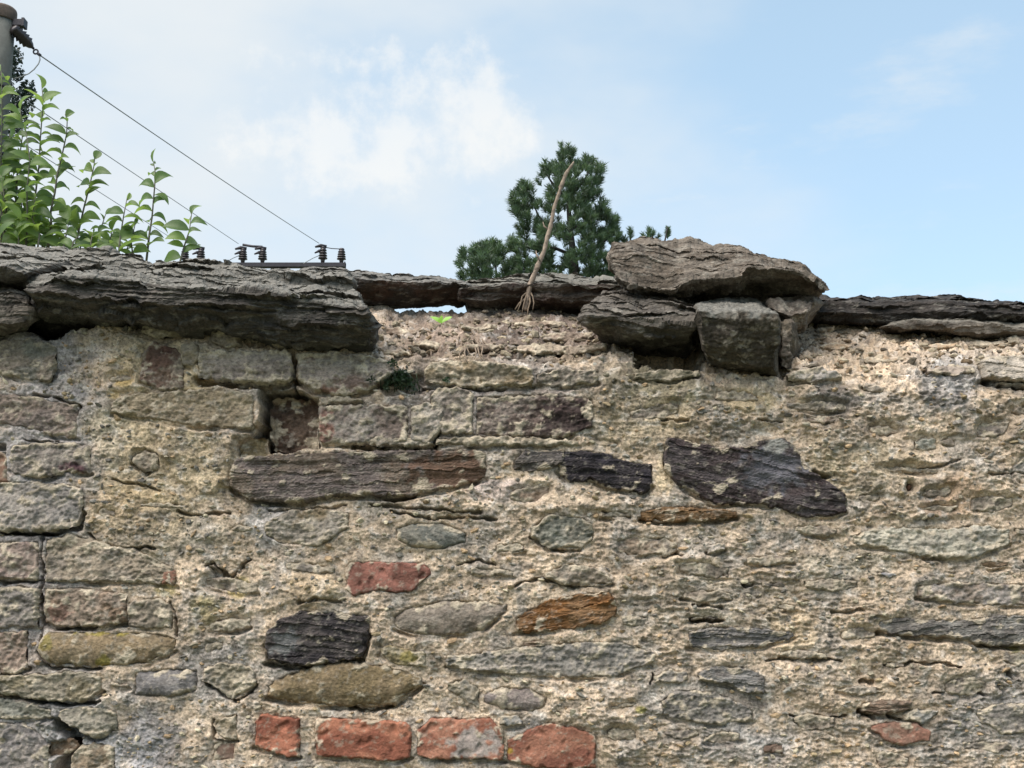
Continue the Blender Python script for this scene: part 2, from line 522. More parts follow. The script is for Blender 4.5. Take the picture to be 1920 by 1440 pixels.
# --- table of the stones and bricks in the face: kind|colour|colour2|proud mm|layer angle|lichen|open joint|upper edge|lower edge
STONES = '''
g|6f7168|7b7468|4|4|.35|1|-60,640 0,638 50,632 92,640 118,662|-60,705 0,700 40,712 92,718 118,672
g|7d7269|69625c|5|6|.3|1|-60,742 0,738 62,740 92,750 146,757|-60,800 0,796 40,803 100,818 148,822
r|83807a|757069|6|0|.5|1|18,836 60,829 140,829 172,836|18,882 40,894 82,898 122,888 172,888
b|8a6250|7c6a5c|2|0|.4|1|-50,842 14,846|-50,908 14,905
r|868580|7b7974|6|5|.5|2|-60,905 0,904 60,900 130,908 158,915|-60,998 0,997 100,998 150,985 158,960
r|867a70|80746c|5|0|.45|1|-60,1016 74,1014|-60,1088 74,1088
r|7f7b74|75726c|6|0|.5|1|-60,1100 40,1098 74,1104|-60,1178 74,1176
r|8b7c6f|83766a|4|0|.4|1|-60,1184 52,1182|-60,1262 30,1266 54,1250
r|857d6c|7d776c|6|4|.45|1|84,1010 130,998 180,1012 260,1030 326,1062|84,1088 140,1094 250,1092 326,1098
b|8e5a48|8a6a58|6|0|.3|1|303,1070 332,1066|304,1096 332,1099
g|84786a|80705f|5|3|.3|2|82,1104 140,1100 200,1106 240,1112|82,1168 120,1176 190,1176 240,1168
r|7f776a|787265|5|0|.45|1|238,1128 300,1118 324,1136|238,1178 290,1182 326,1180
m|857556|7b705a|7|-2|.25|1|70,1200 92,1184 190,1182 300,1186 334,1196|70,1220 92,1246 180,1252 280,1246 334,1216
g|7f7c6c|76705c|7|-3|.35|2|-60,1268 0,1266 80,1262 130,1256 180,1262 206,1276|-60,1300 0,1302 80,1314 160,1318 206,1284
m|7a7a78|706f6d|5|2|.35|0|238,1272 262,1256 320,1251 370,1255 378,1270|238,1286 252,1306 320,1310 372,1296 378,1276
r|827e75|86806f|6|0|.5|1|380,1252 420,1240 470,1246 482,1262|380,1276 436,1312 482,1288
g|7d7f72|71736a|4|-5|.4|1|-60,1312 0,1308 60,1318 98,1330|-60,1352 0,1350 60,1352 98,1346
g|7c7c70|706f62|8|-4|.4|1|110,1330 150,1322 200,1328 222,1336|110,1346 150,1372 178,1388 222,1370
g|7d6c58|6c5d4c|-12|6|.15|0|54,1408 90,1388 130,1384 148,1392|54,1414 90,1424 130,1412 148,1396
r|817f7b|757370|5|10|.5|1|-60,1358 40,1352 70,1370 92,1395|-60,1475 92,1475
r|857a66|7d7260|4|0|.35|1|132,1420 150,1396 190,1392 216,1400|132,1475 216,1475
r|8c836c|857b68|5|0|.4|1|402,1356 420,1342 446,1338|402,1374 420,1386 446,1390
b|7f5648|8b6e60|-2|0|.35|0|398,1392 420,1388 442,1394|398,1428 442,1424
b|a85a3e|9c5138|8|0|.06|1|478,1354 490,1336 540,1342 563,1346|478,1400 500,1408 540,1421 563,1420
b|ab5f41|a4573c|8|0|.06|1|589,1366 594,1343 680,1347 760,1352 772,1360|589,1404 596,1420 680,1424 740,1429 772,1420
b|a8654c|a05b42|7|0|.3|1|780,1370 810,1344 870,1346 920,1344 946,1372|780,1416 800,1424 880,1424 946,1428
b|9f5d45|97543e|7|0|.14|1|950,1388 990,1366 1030,1353 1078,1362 1118,1378|950,1428 1000,1440 1060,1445 1118,1440
g|8f9290|7e817e|8|0|.4|1|934,1350 944,1338 970,1340 984,1352|934,1356 950,1366 984,1360
b|97564a|8d5447|4|0|.28|0|646,1062 655,1051 720,1052 790,1054 809,1066|646,1104 664,1120 712,1108 740,1114 770,1112 809,1078
s|474343|3a3738|8|-6|.14|2|497,1188 522,1163 566,1144 640,1147 704,1156|497,1212 506,1240 576,1250 640,1240 680,1236 704,1162
m|7d776c|766e62|7|3|.25|1|720,1168 760,1138 830,1124 900,1124 964,1134|720,1174 770,1190 830,1196 900,1186 964,1140
s|80603a|745432|5|9|.10|1|966,1156 1012,1130 1044,1119 1090,1112 1142,1108 1166,1136|966,1186 1010,1186 1060,1182 1120,1172 1166,1150
g|857c58|7a7056|5|-8|.3|1|704,1214 740,1210 800,1224|704,1224 740,1246 800,1254
g|7f7d76|73726c|5|2|.35|1|797,1232 870,1226 980,1210 1080,1202 1160,1200 1232,1222|797,1240 870,1256 960,1266 1080,1272 1160,1268 1232,1240
m|7d6e50|74684e|9|-1|.15|2|484,1294 540,1262 620,1240 720,1244 793,1268|484,1302 520,1314 620,1326 740,1324 793,1284
m|827a76|7b7570|3|0|.35|0|898,1306 930,1286 990,1288 1030,1306|898,1316 940,1334 1000,1338 1030,1322
g|6f6e69|7b7666|3|-30|.3|0|832,1282 870,1272 900,1290|832,1290 880,1320 900,1332
m|72746a|686b64|4|-3|.25|0|724,996 770,978 830,977 890,1004|724,1004 770,1028 830,1033 890,1012
g|7f7c72|7c715c|3|5|.4|0|484,988 540,956 600,950 656,962|484,1000 530,1022 600,1025 656,990
g|5e6259|74766c|4|0|.35|1|994,990 1030,962 1090,968 1128,994|994,1006 1030,1030 1090,1028 1128,1004
r|827a6c|7c7466|4|0|.45|1|1020,1074 1060,1056 1110,1060 1150,1086|1020,1082 1060,1098 1110,1100 1150,1096
g|8a857c|7e7870|12|0|.55|2|370,662 400,655 480,655 540,654 550,662|370,708 420,716 500,722 540,718 550,708
g|827c74|786a60|10|0|.55|2|556,664 580,657 640,660 700,668 742,680|556,712 588,732 640,745 690,736 742,700
r|88847d|7c746c|9|0|.55|1|596,764 640,757 700,758 766,760|596,826 610,834 700,834 766,830
r|8e8b82|86837a|10|0|.5|1|768,762 800,752 830,764|768,826 800,836 830,806
r|8b867a|807b70|12|0|.5|2|662,822 720,818 800,824 816,832|662,832 720,838 800,840 816,836
r|8a8474|7d776a|6|0|.5|1|596,746 630,740 682,746|596,758 640,757 682,756
g|82765c|7b7464|7|2|.45|1|785,700 810,674 880,676 950,680 1000,690|785,712 830,724 900,728 1000,724
g|7a756a|6f6a60|6|4|.45|1|1004,700 1060,688 1110,694 1136,704|1004,722 1060,728 1136,716
r|78736b|65605a|6|0|.55|1|806,740 824,724 860,724 888,736|806,806 830,815 888,816
g|564b46|6a635c|3|2|.50|1|890,742 960,738 1040,738 1112,748|890,818 960,820 1060,822 1112,800
r|8b8472|807a6a|10|0|.35|1|816,822 900,816 1000,818 1086,826|816,834 900,838 1000,838 1086,836
s|68605d|6e6458|7|1|.30|2|432,878 446,859 520,853 640,846 760,843 900,842 942,852|432,914 470,938 560,945 640,930 700,930 760,932 860,912 926,892 942,866
s|4d4b4a|5f5b55|3|3|.25|0|962,862 985,844 1060,843|962,884 1010,886 1060,872
s|312e33|2b292e|4|-5|.03|1|1046,846 1110,844 1146,850 1166,862 1224,871|1046,884 1066,906 1106,902 1150,918 1206,928 1224,912
s|41383a|4a4545|9|-12|.22|1|1243,836 1252,817 1300,828 1350,839 1400,838 1422,826 1470,820 1490,836 1506,870 1540,895 1580,920 1605,950|1243,880 1266,910 1300,925 1340,948 1400,945 1450,951 1510,972 1560,970 1605,956
s|80623c|6f5a40|3|-1|.10|2|1200,958 1240,948 1320,950 1392,960|1200,974 1240,979 1320,978 1392,968
g|8d8f85|a2a091|5|6|.4|1|1580,1010 1640,990 1700,986 1780,990 1850,982 1895,992|1580,1018 1660,1030 1740,1046 1820,1050 1895,1020
s|76644f|6c5c48|3|0|.2|1|1828,1056 1860,1050 1906,1056|1828,1062 1860,1068 1906,1062
g|a3a096|94918a|8|5|.5|1|1466,706 1500,690 1540,688 1592,702|1466,712 1530,718 1592,710
s|a19d91|8d897e|9|-4|.4|2|1838,676 1860,664 1920,660 1990,662|1838,712 1880,716 1920,718 1990,720
g|939589|87897f|4|0|.4|0|1710,830 1730,818 1756,822|1710,842 1735,850 1756,842
g|84857f|777872|5|20|.4|1|1888,880 1920,856 1990,850|1888,884 1920,892 1990,900
g|7f756a|8a8680|4|1|.4|1|1718,1100 1780,1090 1860,1092 1990,1096|1718,1120 1780,1130 1860,1136 1990,1138
s|62625f|82827c|5|3|.3|2|1630,1168 1680,1156 1780,1162 1880,1152 1990,1155|1630,1180 1700,1194 1780,1196 1860,1212 1990,1212
s|7b7b78|60605e|6|4|.35|1|1290,1184 1340,1174 1420,1176 1500,1186|1290,1214 1340,1222 1420,1214 1500,1194
s|5d5d5b|767672|7|-8|.3|1|1300,1266 1340,1246 1400,1250 1440,1270 1446,1290|1300,1274 1360,1284 1400,1300 1446,1302
g|888680|7a7872|5|10|.4|1|1220,1270 1260,1252 1298,1262|1220,1280 1260,1282 1298,1276
g|6f6f6b|7f7d77|5|-8|.4|1|1226,1322 1270,1292 1340,1296 1415,1330|1226,1334 1270,1350 1340,1360 1415,1352
s|6c5b4b|75685a|6|2|.15|2|1614,1318 1650,1312 1710,1314|1614,1336 1650,1342 1710,1332
b|97604f|a27360|4|0|.22|1|1632,1360 1660,1352 1720,1354 1746,1372|1632,1366 1662,1390 1690,1400 1746,1390
g|8d8e89|80817b|6|12|.4|1|1690,1340 1720,1326 1764,1332|1690,1350 1730,1358 1764,1340
b|6d5348|7a6659|2|0|.3|1|1430,1396 1470,1392|1430,1412 1470,1416
g|7e7a6e|757164|4|8|.4|0|1160,1158 1190,1148 1224,1156|1160,1170 1190,1178 1224,1166
r|85827a|7a7770|5|0|.5|0|1830,1330 1870,1318 1990,1316|1830,1345 1880,1380 1990,1372
g|7e796c|86806e|4|0|.45|1|1130,870 1130.5,870 1131,870|1130,871 1130.5,871 1131,871
g|8a8069|7c735f|8|-3|.4|1|210,752 250,736 350,730 440,728 488,742 492,766|210,776 280,786 360,800 440,806 470,806 492,780
r|82796b|6c5c50|5|0|.35|1|262,662 290,640 330,650 346,668|262,716 300,732 346,730
r|928a78|877f6d|9|0|.4|1|338,648 360,640 374,646|338,684 360,690 374,676
r|82796a|7a7263|-1|0|.45|1|246,856 268,842 296,850|246,868 268,886 298,880
r|5e4f43|4f4137|-44|0|.3|0|504,750 530,738 560,744 596,748|504,838 540,848 570,842 596,846
r|7e6f4c|82795f|-22|0|.25|0|444,826 470,818 500,822|444,854 500,858
g|8a8474|7c7668|10|0|.35|1|258,612 290,606 340,612|258,622 300,634 340,628
g|87806f|7c7566|10|4|.35|1|342,616 370,612 392,620|342,624 372,636 392,630
r|857d6c|7a7263|8|0|.35|1|394,622 420,616 452,626|394,640 425,656 452,646
g|8b8371|7f7868|9|-6|.35|1|456,626 480,622 500,632|456,636 480,644 500,640
r|857c6a|7d7564|8|0|.35|1|500,640 520,634 548,644|500,646 522,656 548,652
g|8b8170|7f7668|14|3|.4|2|938,652 1000,642 1080,646 1140,640|938,660 1000,668 1080,668 1140,656
g|6c6a58|5f5d4e|6|0|.25|1|1180,700 1240,690 1322,694|1180,708 1240,720 1322,704
g|a59c8a|958c7b|6|0|.3|1|1648,626 1670,621 1694,626|1648,634 1670,638 1694,634
s|5a554c|4c4840|3|0|.2|1|1290,1160 1320,1152 1354,1158|1290,1164 1320,1162 1354,1163
g|aaa79f|9c9990|6|20|.3|1|1322,1024 1345,1016 1364,1022|1322,1036 1345,1038 1364,1028
g|9a9d9f|8f9295|5|0|.3|0|1644,1074 1662,1070 1682,1076|1644,1080 1664,1086 1682,1080
b|6a4334|6a4334|3|0|0|0|1698,912 1705,906 1712,912|1698,916 1705,922 1712,917
g|7f776b|8b8474|4|4|.45|1|1390,1046 1440,1038 1500,1044|1390,1056 1440,1062 1500,1054
g|837d70|8c8676|4|-4|.45|0|1500,1090 1560,1082 1620,1088|1500,1102 1560,1112 1620,1100
g|7d7568|868072|4|3|.45|1|1270,1112 1320,1104 1380,1110|1270,1122 1320,1132 1380,1122
s|827160|7a6c5b|5|2|.25|1|975,1204 1000,1200 1028,1204|975,1212 1000,1216 1028,1210
g|857f73|7a7468|5|5|.4|1|1450,1220 1500,1216 1560,1226|1450,1230 1500,1238 1560,1234
g|8d877a|807a6e|5|-5|.4|1|1560,1290 1610,1284 1660,1292|1560,1298 1610,1306 1660,1300
g|857969|776b5d|5|3|.35|1|704,618 740,610 792,616|704,628 750,634 792,628
g|8a7d6c|7a6f60|8|-12|.35|2|764,640 800,632 834,648|764,648 800,656 834,662
g|7d7164|6e6357|5|0|.3|1|858,610 900,602 940,608|858,620 900,624 940,618
r|7f7263|6d6255|6|2|.35|1|962,604 1010,597 1064,602|962,614 1010,618 1064,612
g|786c5f|6b6054|8|3|.35|2|1004,628 1060,618 1116,622|1004,640 1060,644 1116,636
r|857968|776b5c|5|0|.35|1|716,658 745,650 770,656|716,666 745,670 770,666
g|756a5d|685e52|6|-4|.3|1|866,648 900,640 940,646|866,658 900,664 940,656
g|a89780|98876f|5|-3|.3|1|1528,648 1560,640 1604,644|1528,656 1560,662 1604,654
g|a39278|93826b|6|2|.3|1|1606,672 1650,662 1708,668|1606,680 1650,686 1708,678
g|a89880|998870|5|0|.3|1|1722,648 1760,640 1804,644|1722,654 1760,660 1804,652
r|9d9484|8d8576|6|4|.35|1|1808,640 1845,634 1884,640|1808,650 1845,656 1884,648
g|a08f77|90806a|4|0|.3|1|1560,620 1600,612 1644,618|1560,626 1600,631 1644,625
r|a2998a|938a7c|10|10|.35|1|1884,636 1920,616 1980,612|1884,650 1920,652 1980,650
g|9d958a|8d857a|6|-2|.4|1|1730,690 1790,680 1836,688|1730,700 1790,706 1836,698
'''
PATCH = {  # distinct spots of colour on single stones, by first upper-edge point
    '18,836': [(140, 884, 26, 14, '5e4247', .9)],
    '596,764': [(606, 805, 20, 36, '8a6254', .8), (740, 790, 40, 30, '6e5f56', .7)],
    '556,664': [(600, 736, 44, 12, '755747', .8), (690, 735, 40, 14, '6d5345', .8)],
    '780,370': [],
    '780,1370': [(890, 1395, 46, 30, 'a8a29a', .75)],
    '432,878': [(850, 885, 90, 36, '6f5544', .85)],
    '890,742': [(1060, 780, 60, 34, '3a2e2c', .9)],
    '82,1104': [(108, 1150, 28, 16, '86685a', .8)],
    '70,1200': [(190, 1184, 60, 8, '938536', .7), (88, 1205, 14, 18, '8c8040', .6), (196, 1240, 14, 12, '94893a', .7)],
    '704,1214': [(768, 1232, 16, 12, '8c8046', .7)],
    '950,1388': [(956, 1408, 7, 6, '9c8230', .8)],
    '497,1188': [(535, 1205, 26, 26, '807f7c', .7)],
    '1243,836': [(1450, 880, 60, 40, '77757a', .7), (1455, 835, 24, 16, '9b988f', .9)],
    '262,662': [(300, 672, 34, 24, '5b4036', .85)],
    '726,996': [],
}
# --- features of the mortar: cracks  width px, depth mm : points
CRACKS = '''
5,28:0,998 60,1000 106,998
5,26:78,1002 77,1040 79,1082 76,1120 78,1160 72,1200
7,24:78,1080 84,1072
4,20:0,1094 40,1092 74,1088
5,26:104,1178 150,1180 186,1172
5,22:0,1266 40,1268
5,30:0,1303 60,1312 120,1322 175,1320 190,1312
4,22:380,1278 410,1298 440,1314
5,24:440,1316 470,1298 482,1284
4,18:402,1350 400,1386 446,1390
5,22:322,1130 330,1160 332,1190
4,20:85,1250 140,1254 190,1252
6,34:655,1330 700,1334 736,1328
4,22:1036,1440 1080,1440
7,30:498,1245 540,1254 580,1252
6,26:640,1240 680,1240
6,30:720,936 752,936 776,932
5,20:695,948 760,952 840,956 900,960
5,26:660,840 720,846 800,846 815,832
6,26:826,800 816,830
6,34:552,660 551,700 552,735
6,28:370,716 440,724 500,726
5,22:940,660 1000,672 1060,674 1120,664
4,18:790,726 860,730 950,730
6,30:1294,1162 1354,1164
5,20:1300,1136 1355,1138
4,20:1224,1262 1220,1282
5,18:1850,1212 1915,1212
7,28:1613,1336 1640,1344
6,30:1670,1346 1690,1350
6,22:1616,1278 1636,1281
6,24:1890,1262 1900,1275 1915,1277
6,22:1398,1094 1412,1097
7,30:1840,694 1850,710 1880,722 1920,726
4,16:1240,786 1290,788
4,16:1415,786 1470,792
4,14:1700,886 1760,876 1800,862
4,16:1850,890 1895,890 1915,870
5,18:384,1062 400,1056 430,1086 466,1050
4,16:165,1000 190,1025 240,1030 290,1028
4,18:60,738 110,748 150,760 144,775
3,14:45,826 110,828
4,16:860,1058 890,1050 930,1060
4,18:960,1098 1010,1084 1060,1096 1110,1098
4,16:1010,1010 1040,1030 1090,1032
4,18:735,958 800,972 860,970 930,972
4,14:1530,900 1560,892 1540,888
5,20:1505,884 1555,892
3,14:500,956 560,954 650,948
4,16:1440,1240 1520,1232 1580,1240
4,16:1180,1040 1230,1030 1280,1042
4,16:1560,1150 1620,1144
4,18:1660,1250 1740,1242 1800,1250
4,18:1480,1340 1540,1350 1590,1340
4,16:1750,1300 1800,1292 1850,1304
4,16:560,1130 610,1124 640,1130
4,16:330,960 380,966 430,960
4,14:210,900 250,905 300,920
5,22:1640,690 1700,700 1760,694
4,18:1130,960 1180,968
'''
HOLES = '''
55,10:96,1350 120,1342 156,1362 150,1390 154,1420 120,1475 84,1475 96,1430 110,1410 128,1392 100,1370
85,6:484,730 560,730 598,745 596,842 500,848 452,856 446,836 470,818 490,790
30,6:-40,828 10,832 12,846 -40,846
14,6:392,1062 420,1072 440,1088 462,1060 440,1096 400,1092
40,12:40,560 120,560 200,590 420,605 420,612 250,612 160,616 90,640 50,620
60,14:1180,640 1310,640 1320,690 1470,694 1470,706 1330,700 1190,690
26,7:1836,690 1850,684 1870,716 1930,722 1930,732 1850,716
12,5:248,846 270,838 298,852 300,880 270,888 246,870
9,4:1700,908 1712,908 1712,922 1700,922
16,6:700,690 800,700 790,738 720,742
'''
BULGES = '''
9,14:296,800 370,802 446,806 440,860 430,915 380,925 320,890 300,850
8,18:170,660 260,640 350,735 230,735 180,720
7,20:940,900 1040,890 1060,905 1100,905 1150,925 1200,935 1190,980 1100,960 1000,960 940,930
9,24:1480,725 1620,715 1800,735 1920,730 1990,780 1990,830 1700,820 1560,850 1500,800
7,22:1620,870 1700,850 1900,870 1900,960 1700,980 1630,950
7,20:1480,1020 1560,1030 1560,1080 1480,1090 1400,1080
6,20:1240,1040 1320,1040 1330,1090 1250,1100
7,24:480,1060 620,1040 640,1120 560,1140 480,1150
7,24:340,1110 480,1130 480,1230 400,1240 340,1200
8,24:1000,1290 1200,1290 1210,1420 1130,1440 1120,1370 1050,1345
7,24:1440,1240 1600,1250 1610,1340 1500,1330
7,22:1750,1240 1890,1240 1880,1310 1760,1310
8,22:1240,730 1440,720 1480,760 1460,800 1250,800
'''
SOFT = [  # zones of real mortar colour: centre, radii, colour, strength
    (80, 850, 130, 330, '82807b', .8), (70, 1150, 130, 260, '827c74', .6), (120, 1390, 190, 110, '80827f', .7),
    (300, 860, 150, 150, '988a6a', .6), (300, 690, 110, 60, '9a8a66', .5), (240, 960, 120, 60, '96835e', .5),
    (300, 1000, 160, 60, '948a72', .5), (420, 1250, 90, 70, '8a8880', .7), (280, 1390, 80, 70, '7b7a76', .7),
    (900, 760, 240, 90, '77716a', .7), (1250, 720, 120, 40, '6f6a54', .8), (1200, 780, 120, 70, '8d8264', .5),
    (520, 985, 60, 50, '8a8a84', .7), (940, 920, 70, 30, '8a8078', .6), (1560, 745, 46, 40, '6a665e', .8), (1770, 735, 60, 50, '74726c', .8),
    (1800, 690, 110, 40, '9b9990', .8), (1700, 640, 250, 60, '9b8a70', .7), (890, 625, 250, 54, '675b4e', .85), (1050, 630, 140, 46, '574d43', .8),
    (1790, 930, 60, 40, '9c7f60', .5), (1330, 1320, 130, 80, '88867c', .6), (1400, 1400, 110, 40, '85837c', .6), (1330, 1130, 140, 60, '85806f', .5),
    (1850, 1350, 110, 90, '86847c', .6), (1570, 1060, 90, 40, '868474', .5), (990, 1370, 30, 30, '8a8880', .6), (1600, 870, 120, 60, '8a8064', .5),
    (230, 715, 26, 14, '8f7a44', .7), (215, 740, 14, 10, '8f7a46', .6), (310, 1105, 18, 12, '857848', .6), (385, 1150, 26, 34, '83794a', .6), (365, 1180, 14, 18, '83794a', .5),
    (480, 840, 30, 16, '8a7a42', .6), (455, 1100, 20, 18, '9b8c48', .5), (1200, 1330, 10, 6, '7f7a30', .7), (1905, 1215, 12, 12, '80792f', .6),
    (1500, 1180, 60, 40, 'a08e6c', .4), (1250, 880, 20, 60, 'a89a78', .5), (600, 1100, 60, 60, '9c8a68', .4), (1420, 755, 70, 26, 'a0906a', .6),
]

crest_c = pts('-1600,560 -60,560 300,570 660,572 715,574 745,586 870,586 886,580 960,584 1100,586 1300,592 1500,598 1600,602 1750,612 1860,622 1900,612 1960,604 3500,604')
edge_c = pts('-1600,622 -60,622 120,616 250,614 500,640 660,650 700,664 760,676 860,672 940,668 1130,672 1190,690 1320,700 1460,704 1500,694 1600,700 1750,702 1840,690 1920,694 3500,694')
PX_in = np.arange(-70, 1991, 1.8)
grow = np.cumsum(1.9 * 1.09 ** np.arange(1, 60))
grow = grow[grow < 1500]
PXs = np.concatenate([(-70 - grow)[::-1], PX_in, 1990.0 + grow])
npx = len(PXs)
ce, ed = chain(crest_c, PXs), chain(edge_c, PXs) + 5 * pn(PXs * .02, 0, 0, 3) + 3 * pn(PXs * .07, 0, 0, 4)
nA = 74
sA = np.linspace(0, 1, nA)
face = np.concatenate([np.arange(1.8, 800, 1.8), 800 + np.cumsum(1.9 * 1.09 ** np.arange(1, 60))])
face = face[face < 2700]
PYA = ce[:, None] + (ed + 24 - ce)[:, None] * sA[None, :]
PYB = (ed + 24)[:, None] + face[None, :] * ((3577 - ed - 24) / face[-1])[:, None]
# keep the fine rows fine: only the last coarse rows are stretched
PYB = (ed + 24)[:, None] + np.where(face[None, :] < 800, face[None, :], 800 + (face[None, :] - 800) * ((3577 - ed - 24 - 800) / (face[-1] - 800))[:, None])
PY = np.concatenate([PYA, PYB], 1)
PX = np.repeat(PXs[:, None], PY.shape[1], 1)
tl = np.clip((ed[:, None] - PY) / (ed - ce)[:, None], 0, 1)
LED = 0.30
YB = LED * (0.75 * tl + 0.25 * tl ** 2) + 0.012 * ss(-np.abs(PY - ed[:, None]), -26, 0)
inframe = (PX > -75) & (PX < 1995) & (PY < 1500)

def seg_dist(P, x, y):
    best = np.full(x.shape, 1e9)
    for (x0, y0), (x1, y1) in zip(P[:-1], P[1:]):
        dx, dy = x1 - x0, y1 - y0
        t = np.clip(((x - x0) * dx + (y - y0) * dy) / (dx * dx + dy * dy + 1e-9), 0, 1)
        best = np.minimum(best, np.hypot(x - x0 - t * dx, y - y0 - t * dy))
    return best
def poly_sd(P, x, y):
    """signed distance, positive inside"""
    ins = np.zeros(x.shape, bool)
    n = len(P)
    for i in range(n):
        x0, y0 = P[i]
        x1, y1 = P[(i + 1) % n]
        c = (y0 > y) != (y1 > y)
        ins ^= c & (x < (x1 - x0) * (y - y0) / (y1 - y0 + 1e-12) + x0)
    d = seg_dist(np.vstack([P, P[:1]]), x, y)
    return np.where(ins, d, -d)
DSP = np.zeros(PX.shape)                        # outward displacement in metres (+ = towards the viewer)
wobx = 3.2 * fbm(PX * .035, PY * .035, 0 * PX, 3, 61)
woby = 3.2 * fbm(PX * .035, PY * .035, 0 * PX + 5, 3, 62)
def region(P, pad):
    return np.nonzero((PX > P[:, 0].min() - pad) & (PX < P[:, 0].max() + pad) & (PY > P[:, 1].min() - pad) & (PY < P[:, 1].max() + pad))

stones = []
for ln in STONES.strip().splitlines():
    k, c1, c2, pr, an, li, gap, tp, bt = ln.split('|')
    first = tp.split()[0]
    tp, bt = pts(tp), pts(bt)
    if tp[-1, 0] - tp[0, 0] < 8: continue
    if k in 'gms' and tp[-1, 0] - tp[0, 0] > 40:   # broken, blunt ends instead of points
        w0, xa_, xb_ = tp[-1, 0] - tp[0, 0], tp[0, 0], tp[-1, 0]
        if bt[0, 1] - tp[0, 1] < 16: xa_ += w0 * random.uniform(.04, .10)
        if bt[-1, 1] - tp[-1, 1] < 16: xb_ -= w0 * random.uniform(.04, .10)
        cut = lambda P: np.array([[xa_, chain(P, xa_)]] + [q for q in P.tolist() if xa_ < q[0] < xb_] + [[xb_, chain(P, xb_)]])
        tp, bt = cut(tp), cut(bt)
    stones.append((k, c1, c2, float(pr) / 1000, R(float(an)), float(li), int(gap), tp, bt, PATCH.get(first, [])))

hr = random.Random(77)
tries, added = 0, 0
boxes = [(t[:, 0].min(), t[:, 0].max(), t[:, 1].min(), b[:, 1].max()) for (_, _, _, _, _, _, _, t, b, _) in stones]
while tries < 4000 and added < 48:
    tries += 1
    w_, h_ = hr.uniform(28, 120), hr.uniform(14, 40)
    if h_ > w_ * .6: continue
    cx, cy = hr.uniform(170, 1960), hr.uniform(700, 1450)
    bb = (cx - w_ / 2, cx + w_ / 2, cy - h_ / 2, cy + h_ / 2)
    if any(bb[0] < q[1] + 4 and bb[1] > q[0] - 4 and bb[2] < q[3] + 3 and bb[3] > q[2] - 3 for q in boxes): continue
    n_ = hr.randint(4, 6)
    xs_ = [bb[0] + w_ * q / (n_ - 1) for q in range(n_)]
    sl = hr.uniform(-.12, .12)
    up = [cy - h_ * .5 * (hr.uniform(.25, .7) if q in (0, n_ - 1) else hr.uniform(.7, 1.1)) + sl * (v - cx) for q, v in enumerate(xs_)]
    lo_ = [cy + h_ * .5 * (hr.uniform(.25, .7) if q in (0, n_ - 1) else hr.uniform(.7, 1.1)) + sl * (v - cx) for q, v in enumerate(xs_)]
    boxes.append(bb)
    c1_ = hr.choice(['857d70', '7d776b', '8b8478', '7a746a', '887a68', '76726a', '8f8878', '80705f'])
    stones.append((hr.choice('grr'), c1_, hr.choice(['7b7468', '8a8375', '6f6a62']), hr.uniform(.0, .0028), sl + hr.uniform(-.1, .1), hr.uniform(.35, .6), hr.choice((0, 0, 0, 1)),
                   np.array(list(zip(xs_, up))), np.array(list(zip(xs_, lo_))), []))
    added += 1

x0w, z0w = W(PX, PY, 0)
# broad and middling lumps of the mortar
big = 0.010 * fbm(x0w * 6, YB * 6, z0w * 8, 2, 11) + 0.007 * fbm(x0w * 18, YB * 18, z0w * 26, 3, 12)
stone_mask = np.zeros(PX.shape)
for (k, c1, c2, pr, an, li, gap, tp, bt, pa) in stones:
    P = np.vstack([tp, bt[::-1]])
    I = region(P, 14)
    sd = poly_sd(P, PX[I] + wobx[I], PY[I] + woby[I])
    stone_mask[I] = np.maximum(stone_mask[I], ss(sd, -10, 2))
    DSP[I] -= (0.015 + max(-pr, 0)) * ss(sd, 0, 11)
    if gap:
        Q = bt + np.array([0, 2.5])
        I = region(Q, 14)
        d = seg_dist(Q, PX[I] + wobx[I], PY[I] + woby[I])
        n = fbm(PX[I] * .018, PY[I] * .03, 0 * PX[I], 2, int(tp[0, 0]) % 97 + 5)
        wv = np.clip(0.55 + 1.4 * n, 0, 1.4) if gap == 1 else np.clip(0.9 + 0.9 * n, 0.2, 1.6)
        DSP[I] = np.minimum(DSP[I], DSP[I] - (0.011 if gap == 1 else 0.02) * wv * ss(-d, -(4.0 + 1.5 * gap), -1.0))
DSP += big * (1 - 0.75 * stone_mask)
for ln in BULGES.strip().splitlines():
    h, P = ln.split(':')
    amt, soft = [float(v) for v in h.split(',')]
    P = pts(P)
    I = region(P, 30)
    sd = poly_sd(P, PX[I] + 3 * wobx[I], PY[I] + 3 * woby[I])
    DSP[I] += amt / 1000 * ss(sd, -soft * .25, soft * .6) * (1 - stone_mask[I])
for ln in CRACKS.strip().splitlines():
    h, P = ln.split(':')
    w_, dp = [float(v) for v in h.split(',')]
    P = pts(P)
    I = region(P, 20)
    d = seg_dist(P, PX[I] + 1.6 * wobx[I], PY[I] + 1.6 * woby[I])
    ww = w_ * (0.8 + 0.9 * pn(PX[I] * .06, PY[I] * .06, 0 * PX[I], 71))
    DSP[I] -= dp / 1000 * ss(-d / np.maximum(ww, .3), -1.0, -0.25)
for ln in HOLES.strip().splitlines():
    h, P = ln.split(':')
    dp, soft = [float(v) for v in h.split(',')]
    P = pts(P)
    I = region(P, 20)
    sd = poly_sd(P, PX[I] + 2 * wobx[I], PY[I] + 2 * woby[I])
    DSP[I] -= dp / 1000 * ss(sd, -2, soft)

